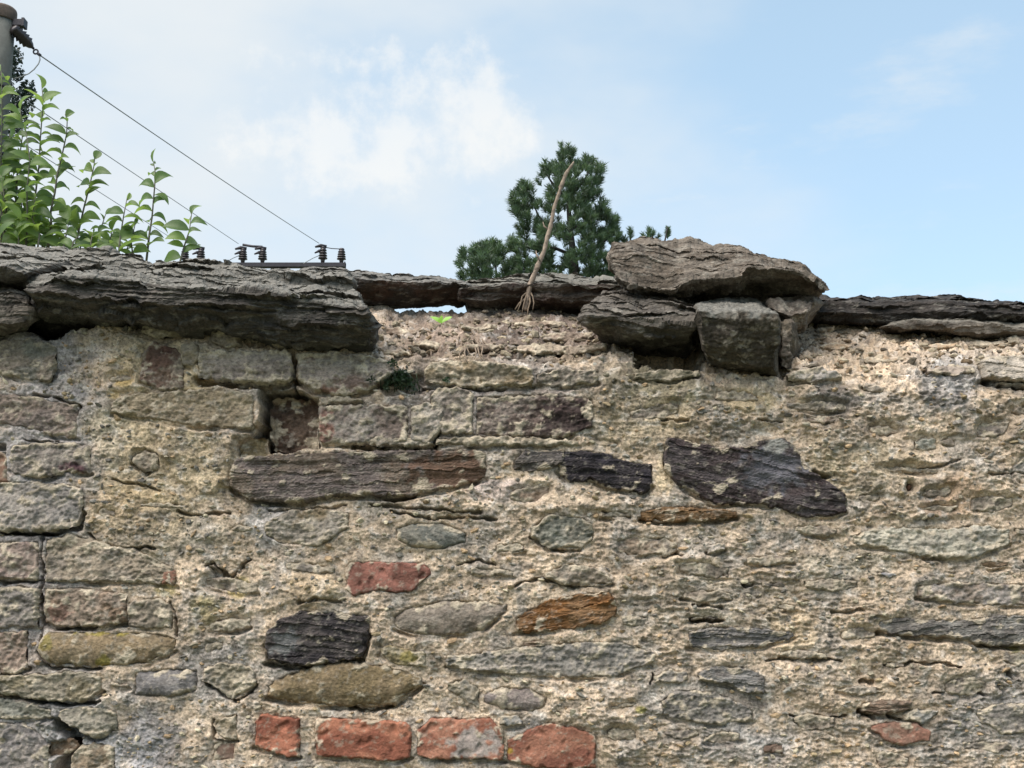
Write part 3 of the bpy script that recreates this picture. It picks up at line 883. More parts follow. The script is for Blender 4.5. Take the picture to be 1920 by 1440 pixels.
# base position, its normal, then relief
bx, bz = W(PX, PY, YB)
B = np.stack([bx, YB, bz], -1)
du = np.gradient(B, axis=0)
dv = np.gradient(B, axis=1)
N = np.cross(dv, du)
N /= np.linalg.norm(N, axis=-1, keepdims=True) + 1e-12
N *= np.sign(-N[..., 1:2] + 0.2 * N[..., 2:3] + 1e-9)
x, y, z = bx, YB, bz
ledge = ss(tl, 0.0, 0.12)
right = ss(PX, 900, 1300) * 0.6 + 0.4
keep = (1 - 0.5 * stone_mask) * (0.45 + 0.75 * ss(fbm(x * 7, y * 7, z * 9, 3, 79), -.25, .3))
flk = pn(x * 40, y * 40, z * 110, 81) + 0.6 * pn(x * 85, y * 85, z * 210, 82)
DSP += keep * (0.0038 * right * (0.25 - np.abs(flk)) * 2.0)
DSP += keep * 0.0030 * fbm(x * 62, y * 62, z * 80, 3, 83)
DSP += keep * 0.0026 * (0.28 - np.abs(pn(x * 105, y * 105, z * 125, 84))) * (1 + 0.8 * ledge)
DSP += 0.0024 * pn(x * 250, y * 250, z * 270, 85) + 0.0013 * pn(x * 140, y * 140, z * 165, 80)
DSP -= keep * 0.0032 * ss(pn(x * 75, y * 75, z * 95, 86), 0.36, 0.6)
DSP += ledge * (0.012 * np.clip(0.2 - np.abs(pn(x * 26, y * 14, z * 90, 89)), -.2, .2) + 0.010 * (0.3 - np.abs(pn(x * 42, y * 30, z * 60, 87))) + 0.004 * pn(x * 110, y * 110, z * 110, 88))
fade = np.where(inframe, 1.0, 0.6)
DSP *= fade
P3 = B + N * DSP[..., None]
P3[..., 2] = np.maximum(P3[..., 2], -0.05)

# colour of the mortar
mc = np.ones(PX.shape + (3,)) * lin('9b8c74')
n1 = fbm(x * 9, y * 9, z * 12, 4, 91)[..., None]
mc = mc * (1 + 0.45 * n1)
n2 = ss(fbm(x * 14, y * 14, z * 18, 4, 92), 0.02, 0.30)[..., None] * 0.6
mc = mc * (1 - n2) + lin('7f7b70') * n2
n2 = ss(fbm(x * 20, y * 20, z * 30, 4, 94), 0.10, 0.34)[..., None] * 0.5
mc = mc * (1 - n2) + lin('a2927a') * n2
wob = 0.55 * fbm(PX * .012, PY * .012, 0 * PX, 4, 95)
for (px, py, rx, ry, c_, k_) in SOFT:
    d = np.hypot((PX - px) / rx, (PY - py) / ry) + wob * (1.0 if rx > 50 else 1.6)
    m = (k_ * ss(-d, -1.15, -0.55))[..., None]
    mc = mc * (1 - m) + lin(c_) * 0.86 * (1 + 0.8 * n1) * m
n3 = ss(fbm(x * 55, y * 55, z * 70, 3, 96), 0.22, 0.45)[..., None]           # grey-white lichen crust
mc = mc * (1 - 0.45 * n3) + lin('a8a394') * 0.45 * n3
n4 = ss(fbm(x * 33, y * 33, z * 40, 4, 97), 0.27, 0.50)[..., None]           # dark lichen
mc = mc * (1 - 0.5 * n4) + lin('5b564d') * 0.5 * n4
mc = np.clip(mc * np.array([1.50, 1.46, 1.57]), 0.01, 0.8)

# close the body over the top and down the back
nv = PY.shape[1]
def backrow(yy, zz):
    r = np.empty((npx, 3))
    r[:, 0], r[:, 1], r[:, 2] = B[:, 0, 0] * 1.0, yy, zz
    return r
topz = P3[:, 0, 2]
rows = [backrow(0.47, -0.05 + 0 * topz), backrow(0.46, topz * 0.55), backrow(0.44, topz - 0.09), backrow(0.40, topz - 0.035), backrow(0.345, topz - 0.012)]
P3f = np.concatenate([np.stack(rows, 1), P3], 1)
mcf = np.concatenate([np.repeat(mc[:, :1], len(rows), 1), mc], 1)
orig = np.array([0, 0.2, 1.0])
nrow = P3f.shape[1]
fc = grid_faces(npx, nrow)
loopL = np.arange(nrow)[None, :]
loopR = (np.arange(nrow) + (npx - 1) * nrow)[::-1][None, :]
me = mesh_arrays('mortar', P3f.reshape(-1, 3) - orig, [fc, loopL, loopR], M_MORTAR, mcf.reshape(-1, 3))
mortar = link('mortar', me, wall, orig)

# --- the stones and bricks
def build_stone(i, k, c1, c2, pr, an, li, gap, tp, bt, pa):
    seed = 200 + i * 7
    h = 2.1
    x0, x1 = tp[0, 0], tp[-1, 0]
    hgt = max((chain(bt, v) - chain(tp, v)) for v in np.linspace(x0, x1, 24))
    nu = int(max(8, (x1 - x0) / h))
    nv_ = int(max(8, hgt / h))
    u = np.linspace(0, 1, nu)
    px = x0 + (x1 - x0) * u
    amp = 1.4 if k == 'b' else 4.2
    tz = chain(tp, px) + amp * fbm(px * .05, 0, 0, 3, seed)
    bz_ = chain(bt, px) + amp * fbm(px * .05, 9, 0, 3, seed + 1)
    bz_ = np.maximum(bz_, tz + 1.5)
    v = np.linspace(0, 1, nv_)
    PXg = np.repeat(px[:, None], nv_, 1)
    PYg = tz[:, None] + (bz_ - tz)[:, None] * v[None, :]
    PXg = PXg + 1.5 * amp * pn(PYg * .05, PXg * .01, 0, seed + 2) * (np.abs(u - 0.5) * 2)[:, None] ** 2
    pxm = 0.0008
    r = (5 if k == 'b' else 9 if k == 'm' else 5) * pxm
    if k in 'grm' and pr > 0: pr = pr * 0.6
    if k == 's' and pr > 0: pr = pr * 0.8
    sd = np.minimum(np.minimum((PYg - tz[:, None]), (bz_[:, None] - PYg)), np.minimum((PXg - x0), (x1 - PXg)) * 0.9) * pxm
    sd = sd + 0.0030 * fbm(PXg * .06, PYg * .06, 0, 3, seed + 3)
    t = np.clip(sd / r, 0, 1)
    prof = np.sqrt(np.clip(1 - (1 - t) ** 2, 0, 1))
    dome = 0.0
    if k == 'm':
        sdm = np.clip(sd / (0.5 * hgt * pxm), 0, 1)
        dome = 0.010 * (sdm * (2 - sdm) - 0.5)
    pxc, pyc = PXg.mean(), PYg.mean()          # stones on the crumbled top sit back with its slope
    tc = float(np.clip((np.interp(pxc, PXs, ed) - pyc) / (np.interp(pxc, PXs, ed) - np.interp(pxc, PXs, ce)), 0, 1))
    yo = LED * (0.75 * tc + 0.25 * tc * tc)
    gx_, gz_ = W(PXg, PYg, yo)
    rel = relief(k, gx_, 0 * gx_ + i * .37, gz_, an, seed, 1.15)
    # mortar smeared over the edges and left in patches on the face
    edge_ = 1 - np.clip(sd / (15 * pxm), 0, 1)
    amt = {'b': .0 + .55 * li, 's': .10 + .5 * li}.get(k, .22 + .6 * li)
    spl = ss(fbm(gx_ * 34, 0 * gx_ + i, gz_ * 44, 4, seed + 61, .6) + .55 * edge_, .62 - amt * .75, .82 - amt * .75)
    rel = rel + 0.0016 * spl
    tiltx, tiltz = (hash01(i, 1) - .5) * .10, (hash01(i, 2) - .35) * .16
    yy = 0.016 - (0.016 + pr) * prof - dome - rel * (0.3 + 0.7 * prof)
    yy = yy + tiltx * (gx_ - gx_.mean()) + tiltz * (gz_ - gz_.mean()) * (1 if pr > -.01 else 0)
    yy = yy + yo + (0.9 if tc > .04 else 0) * (gz_ - gz_.mean())
    x_, z_ = gx_, gz_
    V = np.stack([x_, yy, z_], -1)
    col = tint(k, c1, gx_, 0 * gx_ + i * .37, gz_, an, seed, c2, li, [])
    for (qx, qy, rx, ry, pc, kk) in pa:
        d = np.hypot((PXg - qx) / rx, (PYg - qy) / ry) + 0.7 * fbm(PXg * .05, PYg * .05, 0, 3, seed + 41)
        m = (ss(-d, -1.15, -0.7) * kk)[..., None]
        col = col * (1 - m) + lin(pc) * .85 * m
    sm = (spl * .85)[..., None]
    col = col * (1 - sm) + lin('ada08b') * (1 + .35 * fbm(gx_ * 30, 0 * gx_, gz_ * 30, 3, seed + 66))[..., None] * sm
    nvt = nu * nv_
    bl = np.concatenate([np.arange(nv_), np.arange(1, nu) * nv_ + nv_ - 1, (nu - 1) * nv_ + np.arange(nv_ - 2, -1, -1), np.arange(nu - 2, 0, -1) * nv_])
    Vf = V.reshape(-1, 3)
    back = Vf[bl].copy()
    cen = Vf.mean(0)
    back[:, [0, 2]] = cen[[0, 2]] + (back[:, [0, 2]] - cen[[0, 2]]) * 0.9
    back[:, 1] += 0.05
    allV = np.vstack([Vf, back])
    nb = len(bl)
    kx = np.arange(nb)
    sk = np.stack([bl, nvt + kx, nvt + (kx + 1) % nb, bl[(kx + 1) % nb]], -1)
    cf = col.reshape(-1, 3)
    o = allV.mean(0)
    me = mesh_arrays('brick' if k == 'b' else 'stone', allV - o, [grid_faces(nu, nv_)[:, ::-1], sk[:, ::-1], (nvt + kx)[None, :]],
                     {'b': M_BRICK, 's': M_SLATE}.get(k, M_STONE), np.vstack([cf, cf[bl]]), k != 's')
    return link('brick' if k == 'b' else 'stone', me, wall, o)
for i, s in enumerate(stones):
    build_stone(i, *s)

# --- loose grit and flakes lying on the crumbled top and stuck in the mortar
def chips(name, idx, smin, smax, cols, seed, flat=0.55):
    r = np.random.default_rng(seed)
    ico_v, ico_f = [], []
    t = (1 + 5 ** .5) / 2
    for a in ((-1, t, 0), (1, t, 0), (-1, -t, 0), (1, -t, 0), (0, -1, t), (0, 1, t), (0, -1, -t), (0, 1, -t), (t, 0, -1), (t, 0, 1), (-t, 0, -1), (-t, 0, 1)):
        ico_v.append(np.array(a) / math.hypot(1, t))
    ico_f = np.array([(0,11,5),(0,5,1),(0,1,7),(0,7,10),(0,10,11),(1,5,9),(5,11,4),(11,10,2),(10,7,6),(7,1,8),(3,9,4),(3,4,2),(3,2,6),(3,6,8),(3,8,9),(4,9,5),(2,4,11),(6,2,10),(8,6,7),(9,8,1)])
    ico_v = np.array(ico_v)
    VV, FF, CC = [], [], []
    fl = P3.reshape(-1, 3)
    for n, j in enumerate(idx):
        s = smin + (smax - smin) * r.random() ** 2.2
        sc = np.array([s * (0.8 + 0.9 * r.random()), s * (0.6 + .5 * r.random()), s * flat * (0.6 + 0.7 * r.random())])
        v = ico_v * (1 + 0.5 * (r.random((12, 1)) - .5)) * sc
        a, b_ = r.normal(0, 0.35), r.normal(0, 0.35)
        cz = r.random() * 6.28
        Rz = np.array([[math.cos(cz), -math.sin(cz), 0], [math.sin(cz), math.cos(cz), 0], [0, 0, 1]])
        Rx = np.array([[1, 0, 0], [0, math.cos(a), -math.sin(a)], [0, math.sin(a), math.cos(a)]])
        Ry = np.array([[math.cos(b_), 0, math.sin(b_)], [0, 1, 0], [-math.sin(b_), 0, math.cos(b_)]])
        v = v @ (Rz @ Rx @ Ry).T + fl[j] + np.array([0, -0.0005, 0.001])
        FF.append(ico_f + 12 * n)
        VV.append(v)
        c_ = lin(cols[int(r.random() * len(cols))]) * (0.75 + 0.5 * r.random())
        CC.append(np.repeat(c_[None], 12, 0))
    V = np.vstack(VV)
    o = V.mean(0)
    ob = link(name, mesh_arrays(name, V - o, [np.vstack(FF)], M_STONE, np.vstack(CC), False), wall, o)
    tag(ob, kind='stuff')
flat_ledge = np.nonzero(((tl > 0.03) & inframe & ((tl < .75) | (PX < 690) | (PX > 900))).ravel())[0]
flat_face = np.nonzero(((tl <= 0) & inframe & (stone_mask < 0.2)).ravel())[0]
r_ = np.random.default_rng(3)
chips('rubble', r_.choice(flat_ledge, 3000), 0.0018, 0.009, ['968872', '887b68', '7b7060', '9d917b', '6f6658', '82705a'], 5)
chips('grit', r_.choice(flat_face, 2600), 0.0016, 0.0062, ['a09682', 'b3a88f', '8a857a', '98876a', '77726a', 'a88f70'], 6)

# ------------------------------------------------------------------ coping slabs and loose rocks
def build_rock(name, tracks, kind, c1, c2, ang, seed, label, lichen=0.4, h=2.2, endr=9, rag=4.0, led=1.0, amp=1.6, group=None, mat=None, top_pale=None):
    """lofts a closed stone through edge lines given as (points, depth); each runs along the stone's length"""
    T = [(pts(p), d) for p, d in tracks]
    x0 = min(p[0, 0] for p, d in T)
    x1 = max(p[-1, 0] for p, d in T)
    if name == 'coping_slab' and seed > 900 or name == 'support_stone': h = 3.0
    nu = int((x1 - x0) / h)
    u = np.linspace(0, 1, nu)
    lines = []
    for ti, (p, d) in enumerate(T):
        px = p[0, 0] + (p[-1, 0] - p[0, 0]) * u
        py = chain(p, px) + rag * fbm(px * .04 + ti * 9, 0, 0, 4, seed + ti, .6)
        yy = np.interp(u, np.linspace(0, 1, len(d)), d) if hasattr(d, '__len__') else np.full(nu, d)
        yy = yy + 0.007 * fbm(px * .02 + ti * 5, 3, 0, 3, seed + 40 + ti)
        X, Z = W(px, py, yy)
        lines.append(np.stack([X, yy, Z], -1))
    n = len(lines)
    segs = []
    for a in range(n):
        A, Bq = lines[a], lines[(a + 1) % n]
        L = np.linalg.norm(A - Bq, axis=-1).max()
        m = max(2, int(L / (h * .0008 * (1.0 if a < n - 2 else 2.5))))
        t = np.arange(m) / m
        segs.append(A[:, None] * (1 - t)[None, :, None] + Bq[:, None] * t[None, :, None])
    G = np.concatenate(segs, 1)
    nv_ = G.shape[1]
    # rounded, broken ends
    cen = G.mean(1, keepdims=True)
    e = np.minimum(u, 1 - u) * (x1 - x0)
    rr = np.clip(e / endr, 0, 1)
    k_ = (0.35 + 0.65 * np.sqrt(1 - (1 - rr) ** 2))[:, None, None]
    G[..., 1:] = cen[..., 1:] + (G[..., 1:] - cen[..., 1:]) * k_
    du = np.gradient(G, axis=0)
    Gp = np.concatenate([G[:, -1:], G, G[:, :1]], 1)
    dv = (Gp[:, 2:] - Gp[:, :-2])
    Nn = np.cross(du, dv)
    Nn /= np.linalg.norm(Nn, axis=-1, keepdims=True) + 1e-12
    out = np.sign(((G - cen) * Nn).sum(-1).mean())
    Nn *= out
    X, Y, Z = G[..., 0], G[..., 1], G[..., 2]
    d = relief(kind, X, Y, Z, ang, seed, amp)
    d = d + 0.006 * fbm(X * 14, Y * 14, Z * 22, 2, seed + 77)
    G2 = G + Nn * d[..., None]
    if kind == 'S':
        fm = ss(-Nn[..., 1], -.2, .3) * led
        G2[..., 1] -= fm * (0.016 * ledges(X, Y, Z, ang, .019, seed + 5) + 0.006 * ledges(X, Y, Z, ang, .0078, seed + 6))
    col = tint(kind, c1, X, Y, Z, ang, seed, c2, lichen)
    if top_pale:                               # upward faces painted paler, light from above put into the colour
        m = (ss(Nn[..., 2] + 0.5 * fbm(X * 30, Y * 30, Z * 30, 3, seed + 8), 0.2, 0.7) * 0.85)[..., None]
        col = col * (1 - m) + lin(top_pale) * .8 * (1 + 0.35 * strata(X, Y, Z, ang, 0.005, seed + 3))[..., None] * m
    fc = grid_faces(nu, nv_, close_v=True)
    if out > 0: pass
    else: fc = fc[:, ::-1]
    la = np.arange(nv_)[::-1][None, :]
    lb = ((nu - 1) * nv_ + np.arange(nv_))[None, :]
    V = G2.reshape(-1, 3)
    o = V.mean(0)
    o[2] = V[:, 2].min()
    me = mesh_arrays(name, V - o, [fc, la, lb], mat or M_SLATE, np.clip(col, .004, .85).reshape(-1, 3), kind != 'S')
    ob = link(name, me, None, o)
    tag(ob, label, 'stone', group, 'thing')
    return ob
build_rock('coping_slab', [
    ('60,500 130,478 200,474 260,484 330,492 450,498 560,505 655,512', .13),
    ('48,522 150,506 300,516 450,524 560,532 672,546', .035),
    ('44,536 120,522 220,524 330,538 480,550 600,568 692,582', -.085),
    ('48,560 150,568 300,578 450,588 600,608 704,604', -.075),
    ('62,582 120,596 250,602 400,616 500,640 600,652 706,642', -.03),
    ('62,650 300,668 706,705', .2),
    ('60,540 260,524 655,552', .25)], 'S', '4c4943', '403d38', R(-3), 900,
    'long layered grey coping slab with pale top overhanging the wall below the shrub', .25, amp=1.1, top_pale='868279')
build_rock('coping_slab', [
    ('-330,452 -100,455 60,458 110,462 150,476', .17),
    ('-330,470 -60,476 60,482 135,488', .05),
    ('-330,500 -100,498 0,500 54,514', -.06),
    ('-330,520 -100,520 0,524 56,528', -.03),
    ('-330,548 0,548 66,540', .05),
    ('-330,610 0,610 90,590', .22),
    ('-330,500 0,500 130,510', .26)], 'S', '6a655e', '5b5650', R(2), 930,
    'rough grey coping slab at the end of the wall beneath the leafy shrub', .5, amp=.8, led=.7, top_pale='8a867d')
build_rock('support_stone', [
    ('-330,548 -60,546 20,540 52,552', .0),
    ('-330,560 -60,556 20,556 58,570', -.05),
    ('-330,605 -60,606 20,608 56,596', -.05),
    ('-330,628 -60,624 20,622 56,610', -.01),
    ('-330,660 20,660 56,650', .12),
    ('-330,590 20,586 56,590', .14)], 'S', '5f5a51', '524d45', R(3), 960,
    'rough lichen-spotted stone wedged under the coping slab at the wall end', .45, endr=4, amp=.8, led=.6, mat=M_STONE)
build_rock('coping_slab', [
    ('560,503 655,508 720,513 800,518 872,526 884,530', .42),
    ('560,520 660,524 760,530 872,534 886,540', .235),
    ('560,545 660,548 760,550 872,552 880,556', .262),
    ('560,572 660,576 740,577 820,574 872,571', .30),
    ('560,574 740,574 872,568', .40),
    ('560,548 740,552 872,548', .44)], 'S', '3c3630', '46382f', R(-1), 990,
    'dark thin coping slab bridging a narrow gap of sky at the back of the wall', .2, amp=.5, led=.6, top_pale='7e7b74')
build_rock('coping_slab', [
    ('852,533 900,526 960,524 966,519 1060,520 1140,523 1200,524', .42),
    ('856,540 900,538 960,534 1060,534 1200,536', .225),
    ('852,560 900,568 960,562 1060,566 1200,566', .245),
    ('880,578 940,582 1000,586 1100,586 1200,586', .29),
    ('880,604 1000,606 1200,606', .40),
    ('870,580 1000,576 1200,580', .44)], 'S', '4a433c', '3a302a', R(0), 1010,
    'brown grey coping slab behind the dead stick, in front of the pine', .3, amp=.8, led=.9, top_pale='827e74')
build_rock('coping_slab', [
    ('1490,560 1560,558 1640,558 1760,555 1800,557 1822,564 1920,570 2300,580', .36),
    ('1490,566 1640,565 1800,566 1920,577 2300,588', .21),
    ('1490,585 1640,588 1800,585 1920,590 2300,602', .20),
    ('1490,599 1600,603 1690,606 1750,600 1920,602 2300,614', .215),
    ('1490,632 1690,634 2300,640', .34),
    ('1490,600 1690,600 2300,615', .38)], 'S', '302d2a', '3a3530', R(-1), 1030,
    'long nearly black coping slab on the sandy crumbled top, upper of two', .08, amp=.5, led=.6)
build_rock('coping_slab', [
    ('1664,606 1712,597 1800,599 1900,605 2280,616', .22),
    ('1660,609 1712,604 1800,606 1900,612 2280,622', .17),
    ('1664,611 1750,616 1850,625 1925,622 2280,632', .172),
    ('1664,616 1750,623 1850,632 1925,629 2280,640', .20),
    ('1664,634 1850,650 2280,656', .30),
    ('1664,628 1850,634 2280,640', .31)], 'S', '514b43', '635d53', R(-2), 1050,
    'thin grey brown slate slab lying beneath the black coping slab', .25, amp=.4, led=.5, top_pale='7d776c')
build_rock('loose_rock', [
    ('1136,474 1154,457 1200,454 1240,448 1300,448 1332,459 1400,471 1460,487 1502,497 1530,518 1547,538', .17),
    ('1138,480 1180,472 1250,478 1330,482 1400,488 1460,494 1504,502 1548,540', .085),
    ('1146,496 1170,508 1250,512 1330,506 1400,500 1460,504 1510,510 1548,541', .045),
    ('1158,524 1180,536 1262,546 1296,524 1376,520 1402,502 1470,506 1512,512 1547,542', .02),
    ('1166,530 1190,541 1250,551 1330,555 1420,551 1500,551 1546,545', [.05, .05, .085, .11, .12, .12, .1]),
    ('1172,560 1250,576 1420,576 1520,570', .17),
    ('1170,560 1300,560 1500,562', .26),
    ('1150,505 1250,490 1400,510 1520,545', .30)], 'S', '6a6257', '5a5247', R(-6), 1070,
    'big pale pointed rock balanced on top of two smaller stones', .35, amp=.9, led=.4, mat=M_STONE)
build_rock('loose_rock', [
    ('1118,562 1132,546 1166,542 1200,549 1260,558 1304,572', .12),
    ('1098,584 1150,574 1220,580 1270,580 1306,590', -.005),
    ('1096,592 1150,594 1220,602 1308,604', -.03),
    ('1098,606 1160,618 1230,636 1300,634', -.01),
    ('1106,614 1180,636 1240,643 1296,640', .03),
    ('1130,650 1200,668 1290,668', .13),
    ('1130,600 1200,590 1290,610', .17)], 'S', '5d5850', '4f4a42', R(-7), 1090,
    'layered grey rock with wavy ridges below the end of the pointed rock', .25, amp=.9, led=1.1)
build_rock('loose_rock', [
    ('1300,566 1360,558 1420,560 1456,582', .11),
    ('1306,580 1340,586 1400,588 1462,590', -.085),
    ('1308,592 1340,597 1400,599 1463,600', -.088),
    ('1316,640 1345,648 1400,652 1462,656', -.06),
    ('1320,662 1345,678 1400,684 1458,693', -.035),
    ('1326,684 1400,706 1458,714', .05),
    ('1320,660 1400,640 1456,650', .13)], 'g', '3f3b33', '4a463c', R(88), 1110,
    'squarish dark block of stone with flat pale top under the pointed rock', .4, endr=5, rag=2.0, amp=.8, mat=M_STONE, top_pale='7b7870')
build_rock('loose_rock', [
    ('1425,562 1480,558 1534,556', .16),
    ('1440,566 1480,568 1533,562', .06),
    ('1448,580 1485,592 1524,578', .035),
    ('1460,596 1490,612 1512,604', .06),
    ('1460,610 1490,628 1512,622', .16)], 'g', '6a655d', '5b564e', R(-20), 1130,
    'small pale wedge of stone behind the squarish block under the pointed rock', .4, amp=1.1, mat=M_STONE)
build_rock('loose_rock', [
    ('1455,600 1475,594 1494,600', .06),
    ('1458,606 1475,602 1493,606', .02),
    ('1460,650 1475,646 1490,650', .01),
    ('1460,688 1475,690 1486,690', .015),
    ('1460,700 1486,704', .09),
    ('1460,630 1490,630', .12)], 'r', '504b42', '5a5549', R(80), 1150,
    'narrow upright stone standing beside the squarish block', .3, amp=1.0, mat=M_STONE)

# ------------------------------------------------------------------ dead stick standing on the wall
def wpath(P, y):
    return [at(px, py, yy) for (px, py), yy in zip(P, y if hasattr(y, '__len__') else [y] * len(P))]
stick = empty('dead_stick', at(985, 584, .235))
tag(stick, 'bare broken dead stick with dry roots leaning up from the wall top', 'stick')
sp = [(985, 582), (990, 560), (993, 535), (1006, 505), (1020, 470), (1031, 430), (1038, 395), (1050, 355), (1062, 325), (1076, 303)]
rad_px = [5.5, 6.5, 8, 7, 6.2, 6.4, 5.6, 5.4, 5.6, 2.6]
sd_ = []
path, rads = [], []
for a in range(len(sp) - 1):
    for t in np.arange(0, 1, .2):
        px, py = [sp[a][q] * (1 - t) + sp[a + 1][q] * t for q in (0, 1)]
        path.append(at(px + 0.5 * math.sin(py * .11), py, .235 - 0.03 * (582 - py) / 280))
        rads.append((rad_px[a] * (1 - t) + rad_px[a + 1] * t) * .00062 * (1 + .13 * math.sin(py * .33) + .1 * math.sin(py * .81)))
path.append(at(*sp[-1], .205)); rads.append(.001)
simple('stem', tube(path, rads, 10), M_STICK, stick)
for P, r0 in (([(1048, 352), (1056, 340), (1058, 330)], 2.2), ([(1030, 432), (1020, 424), (1018, 416)], 1.8), ([(1013, 490), (1006, 478), (1005, 470)], 1.8)):
    simple('stub', tube(wpath(P, .222), [r0 * .001, r0 * .0008, r0 * .0003], 7), M_STICK, stick)
for P in ([(988, 548), (979, 556), (976, 570), (970, 584)], [(990, 545), (985, 560), (981, 575), (979, 586)], [(993, 545), (999, 556), (1001, 568), (999, 580)],
          [(992, 550), (994, 566), (990, 580), (989, 592)], [(985, 560), (974, 568), (966, 580)]):
    simple('root', tube(wpath(P, [.232 - .004 * k for k in range(len(P))]), [.0018 - .00035 * k for k in range(len(P))], 6), M_ROOT, stick)

# ------------------------------------------------------------------ small growth on the wall
roots = empty('root_tuft', at(884, 640, .10))
tag(roots, 'tuft of dry dead roots in the crumbled mortar below the green sprout', 'roots')
rr = random.Random(4)
for k in range(13):
    px, py = 884 + rr.uniform(-14, 14), 622 + rr.uniform(-6, 14)
    P = [(px, py)]
    for q in range(4):
        px += rr.uniform(-9, 9)
        py += rr.uniform(5, 14)
        P.append((px, py))
    simple('root', tube(wpath(P, [max(.004, .150 - (q[1] - 622) * .0031) - rr.uniform(.008, .022) for q in P]), [.0016, .0018, .0015, .0012, .0006], 5), M_ROOT, roots)

def leaf_mesh(name, L, Wd, droop, fold, mat, nl=8, seed=0):
    """one leaf lying along +X, tip drooping, folded at the midrib"""
    V, F = [], []
    r = random.Random(seed)
    for i in range(nl + 1):
        t = i / nl
        w = Wd * (math.sin(math.pi * t ** 0.82) ** 0.85) * (1 - .12 * t) if 0 < t < 1 else 0.0008
        xx = L * (t - droop * .18 * t * t)
        zz = L * (0.42 * t - droop * .72 * t * t)
        for s in (-1, -.5, 0, .5, 1):
            V.append((xx, s * w * .5 * math.cos(fold), zz + abs(s) * w * .5 * math.sin(fold) + r.uniform(-1, 1) * .0006))
    for i in range(nl):
        for k in range(4):
            a = i * 5 + k
            F.append((a, a + 1, a + 6, a + 5))
    me = bpy.data.meshes.new(name)
    me.from_pydata(V, [], F)
    me.polygons.foreach_set('use_smooth', [True] * len(me.polygons))
    me.materials.append(mat)
    me.update()
    return me
sprout = empty('green_sprout', at(828, 612, .2))
tag(sprout, 'tiny bright green sprout on the crumbled wall top', 'sprout')
for az, L in ((0.1, .021), (2.9, .023), (-1.4, .018)):
    o = link('leaf', leaf_mesh('leaf', L, .013, .25, .3, M_SPROUT, 6), sprout, at(828, 606, .192))
    o.rotation_euler = (math.copysign(.7, math.cos(az)), -.35, az)
simple('stem', tube([at(828, 614, .2), at(828, 606, .192)], [.0009, .0007], 6), M_SPROUT, sprout)

moss = empty('moss_tuft', at(755, 735, .0))
tag(moss, 'dark green tuft of moss and tiny leaves growing from a joint under the crumbled edge', 'moss')
V, F = [], []
rr = random.Random(9)
clumps = [(752 + rr.gauss(0, 24), 714 + rr.gauss(0, 14), rr.uniform(5, 13)) for k in range(26)]
for k in range(1100):
    a, q = rr.uniform(0, 6.28), math.sqrt(rr.random())
    cx_, cy_, cr_ = rr.choice(clumps)
    px, py = cx_ + cr_ * q * math.cos(a), cy_ + cr_ * q * math.sin(a)
    p = at(px, py, -.004 + .016 * q * q - rr.uniform(0, .014))
    d = Vector((rr.gauss(0, 1), rr.gauss(-.6, .6), rr.gauss(.2, .8))).normalized()
    s = d.cross(Vector((rr.gauss(0, 1), rr.gauss(0, 1), rr.gauss(0, 1)))).normalized()
    L = rr.uniform(.003, .0075)
    b = len(V)
    V += [p, p + d * L * .5 + s * L * .28, p + d * L, p + d * L * .5 - s * L * .28]
    F.append((b, b + 1, b + 2, b + 3))
simple('foliage', (V, F), M_MOSS, moss, False)
for k in range(7):
    px = 715 + k * 12
    simple('stem', tube([at(px, 735, .012), at(px + rr.uniform(-8, 8), 714, -.01), at(px + rr.uniform(-12, 12), 700, -.012)], [.0009, .0008, .0004], 5), M_MOSS, moss)

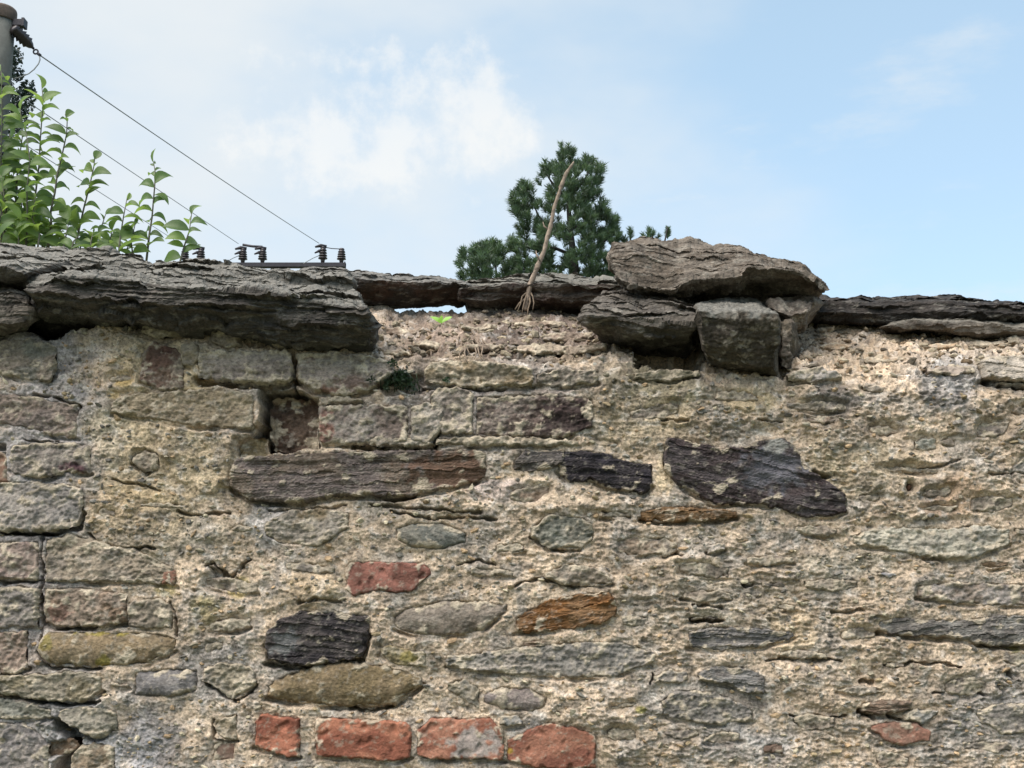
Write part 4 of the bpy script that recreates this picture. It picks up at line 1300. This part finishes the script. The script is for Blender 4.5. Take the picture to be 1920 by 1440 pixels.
# ------------------------------------------------------------------ leafy shrub behind the wall
SY = 1.6
shrub = empty('leafy_shrub', (at(120, 470, SY).x, SY, 0))
tag(shrub, 'leafy green fruit tree shoots rising behind the wall beside the concrete pole', 'shrub')
LEAVES = [leaf_mesh('leaf', L, w, d, f, M_LEAF, 8, s) for s, (L, w, d, f) in enumerate(
    ((.066, .044, .75, .45), (.060, .040, .95, .6), (.072, .042, .55, .35), (.054, .036, .85, .7), (.040, .020, .4, .7)))]
SH = [  # traced lines of the shoots: (px, py) from the wall top upwards, depth offset
    ([(64, 470), (66, 420), (64, 385), (73, 312), (76, 256), (81, 190), (78, 158)], .0),
    ([(90, 470), (96, 421), (95, 397), (103, 361), (107, 329), (117, 288), (125, 251), (126, 227), (122, 214)], -.05),
    ([(140, 470), (148, 431), (158, 387), (168, 349), (176, 312), (178, 296)], .04),
    ([(222, 480), (226, 440), (232, 404), (238, 372)], -.04),
    ([(275, 485), (280, 440), (285, 408), (290, 350), (291, 325), (288, 303)], .03),
    ([(338, 490), (346, 460), (355, 433), (360, 396)], -.03),
    ([(2, 470), (4, 400), (2, 300), (4, 210), (2, 130)], -.06),
    ([(26, 470), (28, 400), (32, 330), (42, 255), (38, 196)], .05),
    ([(48, 470), (52, 420), (50, 360), (56, 300), (48, 240)], -.08),
    ([(12, 470), (16, 420), (14, 360), (20, 300), (18, 250)], .09),
    ([(160, 480), (178, 450), (192, 420), (198, 402)], .02),
    ([(118, 470), (124, 440), (130, 412)], -.06),
    ([(196, 480), (206, 452), (212, 424)], .06),
    ([(250, 488), (246, 452), (254, 418)], -.02),
    ([(78, 470), (86, 440), (84, 400)], .07),
    ([(36, 470), (34, 440), (40, 412)], -.12),
    ([(8, 470), (10, 410), (24, 350), (26, 300)], .12),
    ([(58, 470), (44, 430), (40, 380), (30, 340)], .1),
    ([(70, 470), (74, 440), (60, 410), (66, 370)], -.1),
    ([(104, 470), (110, 445), (116, 425)], .1),
    ([(-4, 470), (-2, 420), (8, 370), (2, 330)], -.14),
    ([(20, 470), (24, 445), (20, 415)], .15),
    ([(176, 480), (170, 455), (174, 438)], -.07),
    ([(132, 475), (138, 452), (150, 440)], -.1),
    ([(152, 478), (150, 455), (140, 436)], .1),
    ([(212, 482), (218, 458), (214, 440)], .12),
    ([(236, 484), (240, 462), (248, 444)], .08),
    ([(86, 470), (92, 450), (104, 432)], .12),
    ([(60, 470), (54, 448), (60, 420), (52, 395)], .14),
    ([(30, 470), (40, 440), (46, 400), (44, 360)], .02),
    ([(16, 470), (6, 430), (12, 390), (8, 345), (12, 280)], .03),
    ([(-30, 470), (-26, 380), (-30, 280), (-24, 180)], .0),
    ([(-60, 470), (-50, 360), (-56, 240)], .05),
]
rr = random.Random(21)
nleaf = 0
for P, dy in SH:
    yy = SY + dy
    path = [at(px, py, yy + .012 * math.sin(py * .05)) for px, py in P]
    b = path[0]
    foot = Vector((shrub.location.x + (b.x - shrub.location.x) * .35, SY + dy * .5, 0))
    full = [foot, foot.lerp(b, .5) + Vector((0, 0, .05))] + path
    n = len(full)
    st = simple('stem', tube(full, [.0045 - .0034 * k / (n - 1) for k in range(n)], 6), M_STEM, shrub)
    # leaves, alternate up the shoot
    seg = [0]
    for a, c in zip(path[:-1], path[1:]): seg.append(seg[-1] + (a - c).length)
    tot = seg[-1]
    s, k = rr.uniform(0, .02), 0
    while s < tot:
        i = max(j for j in range(len(seg)) if seg[j] <= s)
        i = min(i, len(path) - 2)
        t = (s - seg[i]) / (seg[i + 1] - seg[i])
        p = path[i].lerp(path[i + 1], t)
        young = s > tot - .045
        m = LEAVES[4] if (young and rr.random() < .5) else LEAVES[rr.randrange(4)]
        az = (0 if k % 2 else math.pi) + rr.gauss(0, .75)
        sc = rr.uniform(.7, 1.35) * (.75 if young else 1)
        if px > 200 and not young: sc *= .95
        o = link('leaf', m, st, p)
        o.rotation_euler = (math.copysign(rr.uniform(.35, 1.15), math.cos(az)), -(.95 if young and s > tot - .02 else .28) + rr.gauss(0, .22), az)
        o.scale = (sc, sc, sc)
        nleaf += 1
        s += rr.uniform(.010, .021)
        k += 1

# ------------------------------------------------------------------ concrete pole, strain insulator and wires
PY1 = 6.4
px_m = (PY1 + 2.0) / FOC / 0.965               # metres per photo pixel near the pole top
pc = at(-3, 60, PY1)
pole = empty('utility_pole', (pc.x, PY1, 0))
tag(pole, 'grey concrete utility pole with rusty domed cap rising behind the shrub', 'utility pole')
r_top = 29.5 * px_m
z_cap = at(0, 38, PY1).z
prof = [(r_top * 1.35, 0), (r_top * 1.0, z_cap)]
V, F = lathe([(r_top * (1.35 - .35 * k / 12), z_cap * k / 12) for k in range(13)], 28, origin=(pc.x, PY1, 0))
simple('post', (V, F), M_CONC, pole)
capp = [(1.06, -.015), (1.09, -.008), (1.09, .06), (1.05, .074), (.95, .083), (.5, .09), (.05, .092)]
simple('cap', lathe([(r_top * a, z_cap + h_) for a, h_ in capp], 28, origin=(pc.x, PY1, 0)), M_RUST, pole)
for py in (168, 291):
    zz = at(0, py, PY1).z
    simple('band', lathe([(r_top * 1.14, zz - .008), (r_top * 1.17, zz - .006), (r_top * 1.17, zz + .006), (r_top * 1.14, zz + .008)], 28, origin=(pc.x, PY1, 0)), M_STEEL, pole)
a = at(24, 38, PY1); b = at(46, 50, PY1)
simple('bracket', merge([box(pc.x, b.x, PY1 - .03, PY1 + .03, b.z, a.z - .004), box(b.x - .012, b.x + .006, PY1 - .035, PY1 + .035, b.z - .008, a.z + .004)]), M_STEEL, pole, False)
# strain insulator hanging towards the far pole
ia, ib = at(22, 50, PY1 - .05), at(64, 92, PY1 + .05)
ax = (ib - ia)
L = ax.length
pr_ = [(.008, 0), (.03, .06), (.042, .18), (.03, .2), (.046, .30), (.034, .33), (.05, .44), (.036, .47), (.048, .58), (.034, .61), (.044, .72), (.03, .76), (.022, .86), (.010, .93), (.008, 1)]
simple('strain_insulator', lathe([(r * 1.0, h_ * L) for r, h_ in pr_], 18, ax.normalized(), ia), M_PORC, pole)
ring = []
rc = at(67, 97, PY1 + .05)
for k in range(17):
    t = k / 16 * 2 * math.pi
    ring.append(rc + Vector((math.cos(t), 0, math.sin(t))) * 4.5 * px_m)
simple('shackle', tube(ring, .006, 6, False), M_STEEL, pole)
cc = at(73, 102, PY1 + .05)
simple('clamp', tube([cc + Vector((-.011, 0, .009)), cc + Vector((.011, 0, -.009))], .011, 8), M_STEEL, pole)
j = [(74, 103), (75, 112), (72, 120), (64, 130), (54, 138), (40, 144), (24, 148)]
simple('jumper_wire', tube([at(px, py, PY1 + .05 - .01 * k) for k, (px, py) in enumerate(j)], .0042, 6), M_WIRE, pole)

# far pole: only the cross-arm and its insulators rise above the wall
PY2 = 15.0
m2 = (PY2 + 2.0) / FOC / 0.97
p2 = at(520, 497, PY2)
pole2 = empty('utility_pole', (p2.x, PY2, 0))
tag(pole2, 'distant pole cross-arm carrying a row of dark ribbed insulators just above the coping', 'utility pole')
zb = at(540, 494, PY2).z
zt = at(540, 491, PY2).z
simple('post', lathe([(.14, 0), (.12, zb - .05), (.115, zb + .02)], 18, origin=(p2.x, PY2 + .22, 0)), M_CONC, pole2)
xa, xb = at(316, 495, PY2).x, at(648, 495, PY2).x
simple('cross_arm', merge([box(xa, xb, PY2 - .05, PY2 + .05, zb - .055, zb), box(xb - .012, xb, PY2 - .055, PY2 + .055, zb - .06, zb + .012)]), M_STEEL, pole2, False)
for px in (346, 376, 455, 492, 605, 640):
    c = at(px, 494, PY2)
    ztop = at(px, 466 if px not in (605,) else 462, PY2).z
    H = ztop - zb
    pf = [(.022, 0), (.028, .14), (.030, .2)]
    for q in range(4):
        h0 = .26 + q * .155
        pf += [(.034, h0), (.062 - .004 * q, h0 + .02), (.058 - .004 * q, h0 + .075), (.036, h0 + .10)]
    pf += [(.036, .88), (.040, .92), (.030, 1.0), (.008, 1.02)]
    ins = simple('insulator', lathe([(r, zb + h_ * H) for r, h_ in pf], 16, origin=(c.x, PY2, 0)), M_PORC, pole2)
    cap_px = px + (-3 if px in (376, 455, 605) else 2)
    V1 = tube([Vector((c.x - .10, PY2 - .04, ztop - .02)), Vector((c.x - .03, PY2 - .02, ztop + .005)), Vector((c.x + .045, PY2, ztop - .005))], [.012, .024, .022], 8)
    V2 = tube([Vector((c.x - .10, PY2 - .05, zb + H * .55)), Vector((c.x - .045, PY2 - .02, zb + H * .72)), Vector((c.x + .01, PY2, zb + H * .74))], [.010, .02, .018], 8)
    if px in (376, 455, 492, 605):
        simple('line_clamp', merge([V1, V2]), M_STEEL, ins)
for x0_, x1_, yy in ((455, 492, 462), (605, 640, 466)):
    simple('link_wire', tube([at(x0_, yy - 3, PY2), at((x0_ + x1_) / 2, yy, PY2), at(x1_, yy + 1, PY2)], [.017 if x0_ < 500 else .006] * 3, 7), M_STEEL, pole2)
    simple('tail_wire', tube([at(x0_ - 4, 478, PY2), at(x0_ - 18, 484, PY2 - .3), at(x0_ - 36, 494, PY2 - .6)], .005, 6), M_WIRE, pole2)
# wires between the poles
def wire(p, q, r, label, sag=.0):
    pth = []
    for k in range(25):
        t = k / 24
        v = p.lerp(q, t)
        v.z -= sag * 4 * t * (1 - t)
        pth.append(v)
    o = simple('power_line', tube(pth, r, 6), M_WIRE)
    tag(o, label, 'wire', 'wires between the two poles')
    return o
wire(at(74, 103, PY1 + .05), at(598, 456, PY2), .0042, 'highest power line running down from the strain insulator to the cross-arm', .02)
p_mid = at(-20, 150, PY1)
wire(at(-24, 140, PY1 + .1), at(447, 457, PY2), .0036, 'middle power line passing behind the shoots to the cross-arm')
wire(at(-30, 222, PY1 + .1), at(338, 457, PY2), .0034, 'lowest power line, mostly hidden behind the shrub leaves')

# ------------------------------------------------------------------ pine tree
TY = 8.0
tm = (TY + 2.0) / FOC / 0.97
pine = empty('pine_tree', (at(1075, 525, TY).x, TY, 0))
tag(pine, 'dark green young pine tree rising behind the dead stick', 'tree')
trunk = [(1085, 560), (1078, 500), (1070, 440), (1066, 390), (1068, 330), (1070, 285)]
tp_ = [Vector((pine.location.x, TY, 0))] + [at(px, py, TY) for px, py in trunk]
simple('trunk', tube(tp_, [.075, .034, .03, .024, .018, .012, .006], 9), M_BARK, pine)
rr = random.Random(33)
limbs = [([(1078, 500), (1030, 500), (980, 505), (930, 515)], .1), ([(1076, 480), (1040, 465), (1000, 460), (965, 455)], -.1), ([(1072, 450), (1040, 440), (1010, 405), (985, 350)], .0),
         ([(1070, 430), (1100, 415), (1130, 400)], .1), ([(1076, 490), (1110, 470), (1150, 440)], -.1), ([(1080, 520), (1120, 505), (1155, 480)], .0), ([(1068, 380), (1040, 350), (1020, 320)], -.05),
         ([(1066, 370), (1095, 340), (1112, 305)], .05), ([(1080, 540), (960, 545), (905, 520), (880, 480)], .15), ([(1080, 545), (930, 550), (930, 490), (915, 462)], -.1),
         ([(1084, 540), (1150, 500), (1180, 470), (1183, 430)], .1), ([(1084, 545), (1180, 500), (1212, 455), (1218, 430)], .0), ([(1084, 550), (1210, 500), (1245, 460), (1252, 425)], -.05)]
for P, dy in limbs:
    pth = [at(px, py, TY + dy * (k / (len(P) - 1))) for k, (px, py) in enumerate(P)]
    simple('branch', tube(pth, [.016 - .012 * k / (len(P) - 1) for k in range(len(P))], 6), M_BARK, pine)
def tuft(V, F, p, d, Ls, Ln, n, r):
    """a shoot with its needles pointing forward along it"""
    d = d.normalized()
    a = d.cross(Vector((.3, .8, .1))).normalized()
    b = d.cross(a)
    k0 = len(V)
    for q in range(3):
        t = q * 2.094
        V.append(p + (a * math.cos(t) + b * math.sin(t)) * .004)
    V.append(p + d * Ls)
    F += [(k0, k0 + 1, k0 + 3), (k0 + 1, k0 + 2, k0 + 3), (k0 + 2, k0, k0 + 3)]
    for q in range(n):
        s = (q + r.random()) / n
        t = q * 2.399 + r.uniform(-.3, .3)
        out = a * math.cos(t) + b * math.sin(t)
        o = p + d * Ls * (.05 + .95 * s)
        e = (d * r.uniform(.55, 1.0) + out * r.uniform(.5, 1.15)).normalized()
        L = Ln * r.uniform(.75, 1.1) * (1 - .25 * s)
        w = e.cross(Vector((r.gauss(0, 1), r.gauss(0, 1), r.gauss(0, 1)))).normalized() * .0027
        k = len(V)
        V += [o - w, o + w, o + e * L * .6 + w * .8, o + e * L, o + e * L * .6 - w * .8]
        F.append((k, k + 1, k + 2, k + 3, k + 4))
sil = [pts('958,372 982,334 1000,350 1012,372 1026,386 1016,330 1018,308 1044,302 1052,274 1076,272 1084,300 1100,290 1128,310 1124,372 1150,404 1160,440 1158,500 1140,540 950,540 955,450 985,430 966,410'),
       pts('862,500 866,466 884,458 930,452 958,470 960,540 868,540')]
gaps = [(958, 478, 8), (948, 452, 10), (1012, 400, 8), (1000, 440, 6), (1108, 385, 6), (1140, 470, 6), (960, 420, 8), (1090, 500, 5), (1000, 480, 5), (1062, 404, 9), (1040, 452, 8), (1052, 472, 9), (1074, 455, 7), (1082, 448, 6), (1024, 345, 8), (1048, 492, 8), (1035, 408, 6), (932, 504, 6), (1096, 330, 5), (1126, 420, 6)]
V, F = [], []
cand = 0
placed = []
while cand < 20000 and len(placed) < 1000:
    cand += 1
    px, py = rr.uniform(855, 1165), rr.uniform(275, 540)
    sdp = max(float(poly_sd(s, np.array([px]), np.array([py]))[0]) for s in sil)
    if sdp < 2: continue
    if any(math.hypot(px - g[0], py - g[1]) < g[2] + 5 for g in gaps): continue
    ly = rr.choice((-1, -.5, 0, .5, 1))
    if any(math.hypot(px - q[0], py - q[1]) < 5.5 and abs(ly - q[2]) < .4 for q in placed): continue
    placed.append((px, py, ly))
    halfd = min(.32, .1 + sdp * .004)
    p = at(px, py + 8, TY + ly * halfd)
    cx = 1068 if px > 950 else 905
    side = (px - cx) / 90
    d = Vector((.45 * side + rr.gauss(0, .25), ly * .3 + rr.gauss(0, .25), 1.0))
    tuft(V, F, p, d, rr.uniform(.045, .075), rr.uniform(.055, .075), 40, rr)
for px, py, lean in ((1052, 296, -.3), (1066, 292, 0), (1075, 292, .05), (1040, 318, -.5), (1104, 310, .15), (1122, 322, .5), (984, 352, -.1), (972, 384, -.9), (1150, 418, .5), (1156, 450, .4), (874, 476, -.3),
                     (896, 470, -.1), (912, 466, 0), (936, 466, .05), (864, 500, -.6), (1016, 345, -.7), (978, 430, -1), (982, 368, -.4),
                     (1183, 446, -.05), (1183, 440, -.1), (1176, 455, -.3), (1214, 446, .1), (1220, 444, .4), (1208, 450, -.2), (1216, 440, .1), (1252, 444, 0), (1253, 440, .05), (1228, 452, .6), (1175, 458, -.6)):
    for q in range(2):
        tuft(V, F, at(px, py + 4, TY + rr.gauss(0, .03)), Vector((lean + rr.gauss(0, .08), rr.gauss(0, .1), 1)), .07, .05, 38, rr)
simple('crown', (V, F), M_NEEDLE, pine, False)

# ------------------------------------------------------------------ dark broadleaf tree far behind the pole
FY = 22.0
tree = empty('broadleaf_tree', (at(-10, 300, FY).x, FY, 0))
tag(tree, 'dark leafed tree far off, peeping out behind the concrete pole', 'tree')
top = at(10, 110, FY)
simple('trunk', tube([tree.location, Vector((tree.location.x, FY, top.z * .5)), Vector((top.x - .1, FY, top.z - .5))], [.22, .14, .04], 9), M_BARK, tree)
V, F = [], []
rr = random.Random(8)
blobs = [(20, 110, 24), (-20, 130, 50), (40, 190, 26), (10, 220, 40), (-60, 240, 70), (50, 168, 16), (34, 140, 12)]
for bx_, by_, br in blobs:
    for k in range(int(br * br * .55 + br * 3)):
        a, q = rr.uniform(0, 6.28), math.sqrt(rr.random())
        px, py = bx_ + br * q * math.cos(a), by_ + br * q * math.sin(a)
        p = at(px, py, FY + rr.gauss(0, .4) * br / 60)
        d = Vector((rr.gauss(0, 1), rr.gauss(0, 1), rr.gauss(0, .7))).normalized()
        s = d.cross(Vector((rr.gauss(0, 1), rr.gauss(0, 1), rr.gauss(0, 1)))).normalized()
        L = rr.uniform(.05, .11)
        b = len(V)
        V += [p, p + d * L * .5 + s * L * .3, p + d * L, p + d * L * .5 - s * L * .3]
        F.append((b, b + 1, b + 2, b + 3))
simple('crown', (V, F), M_DARKLEAF, tree, False)
bpy.context.view_layer.update()
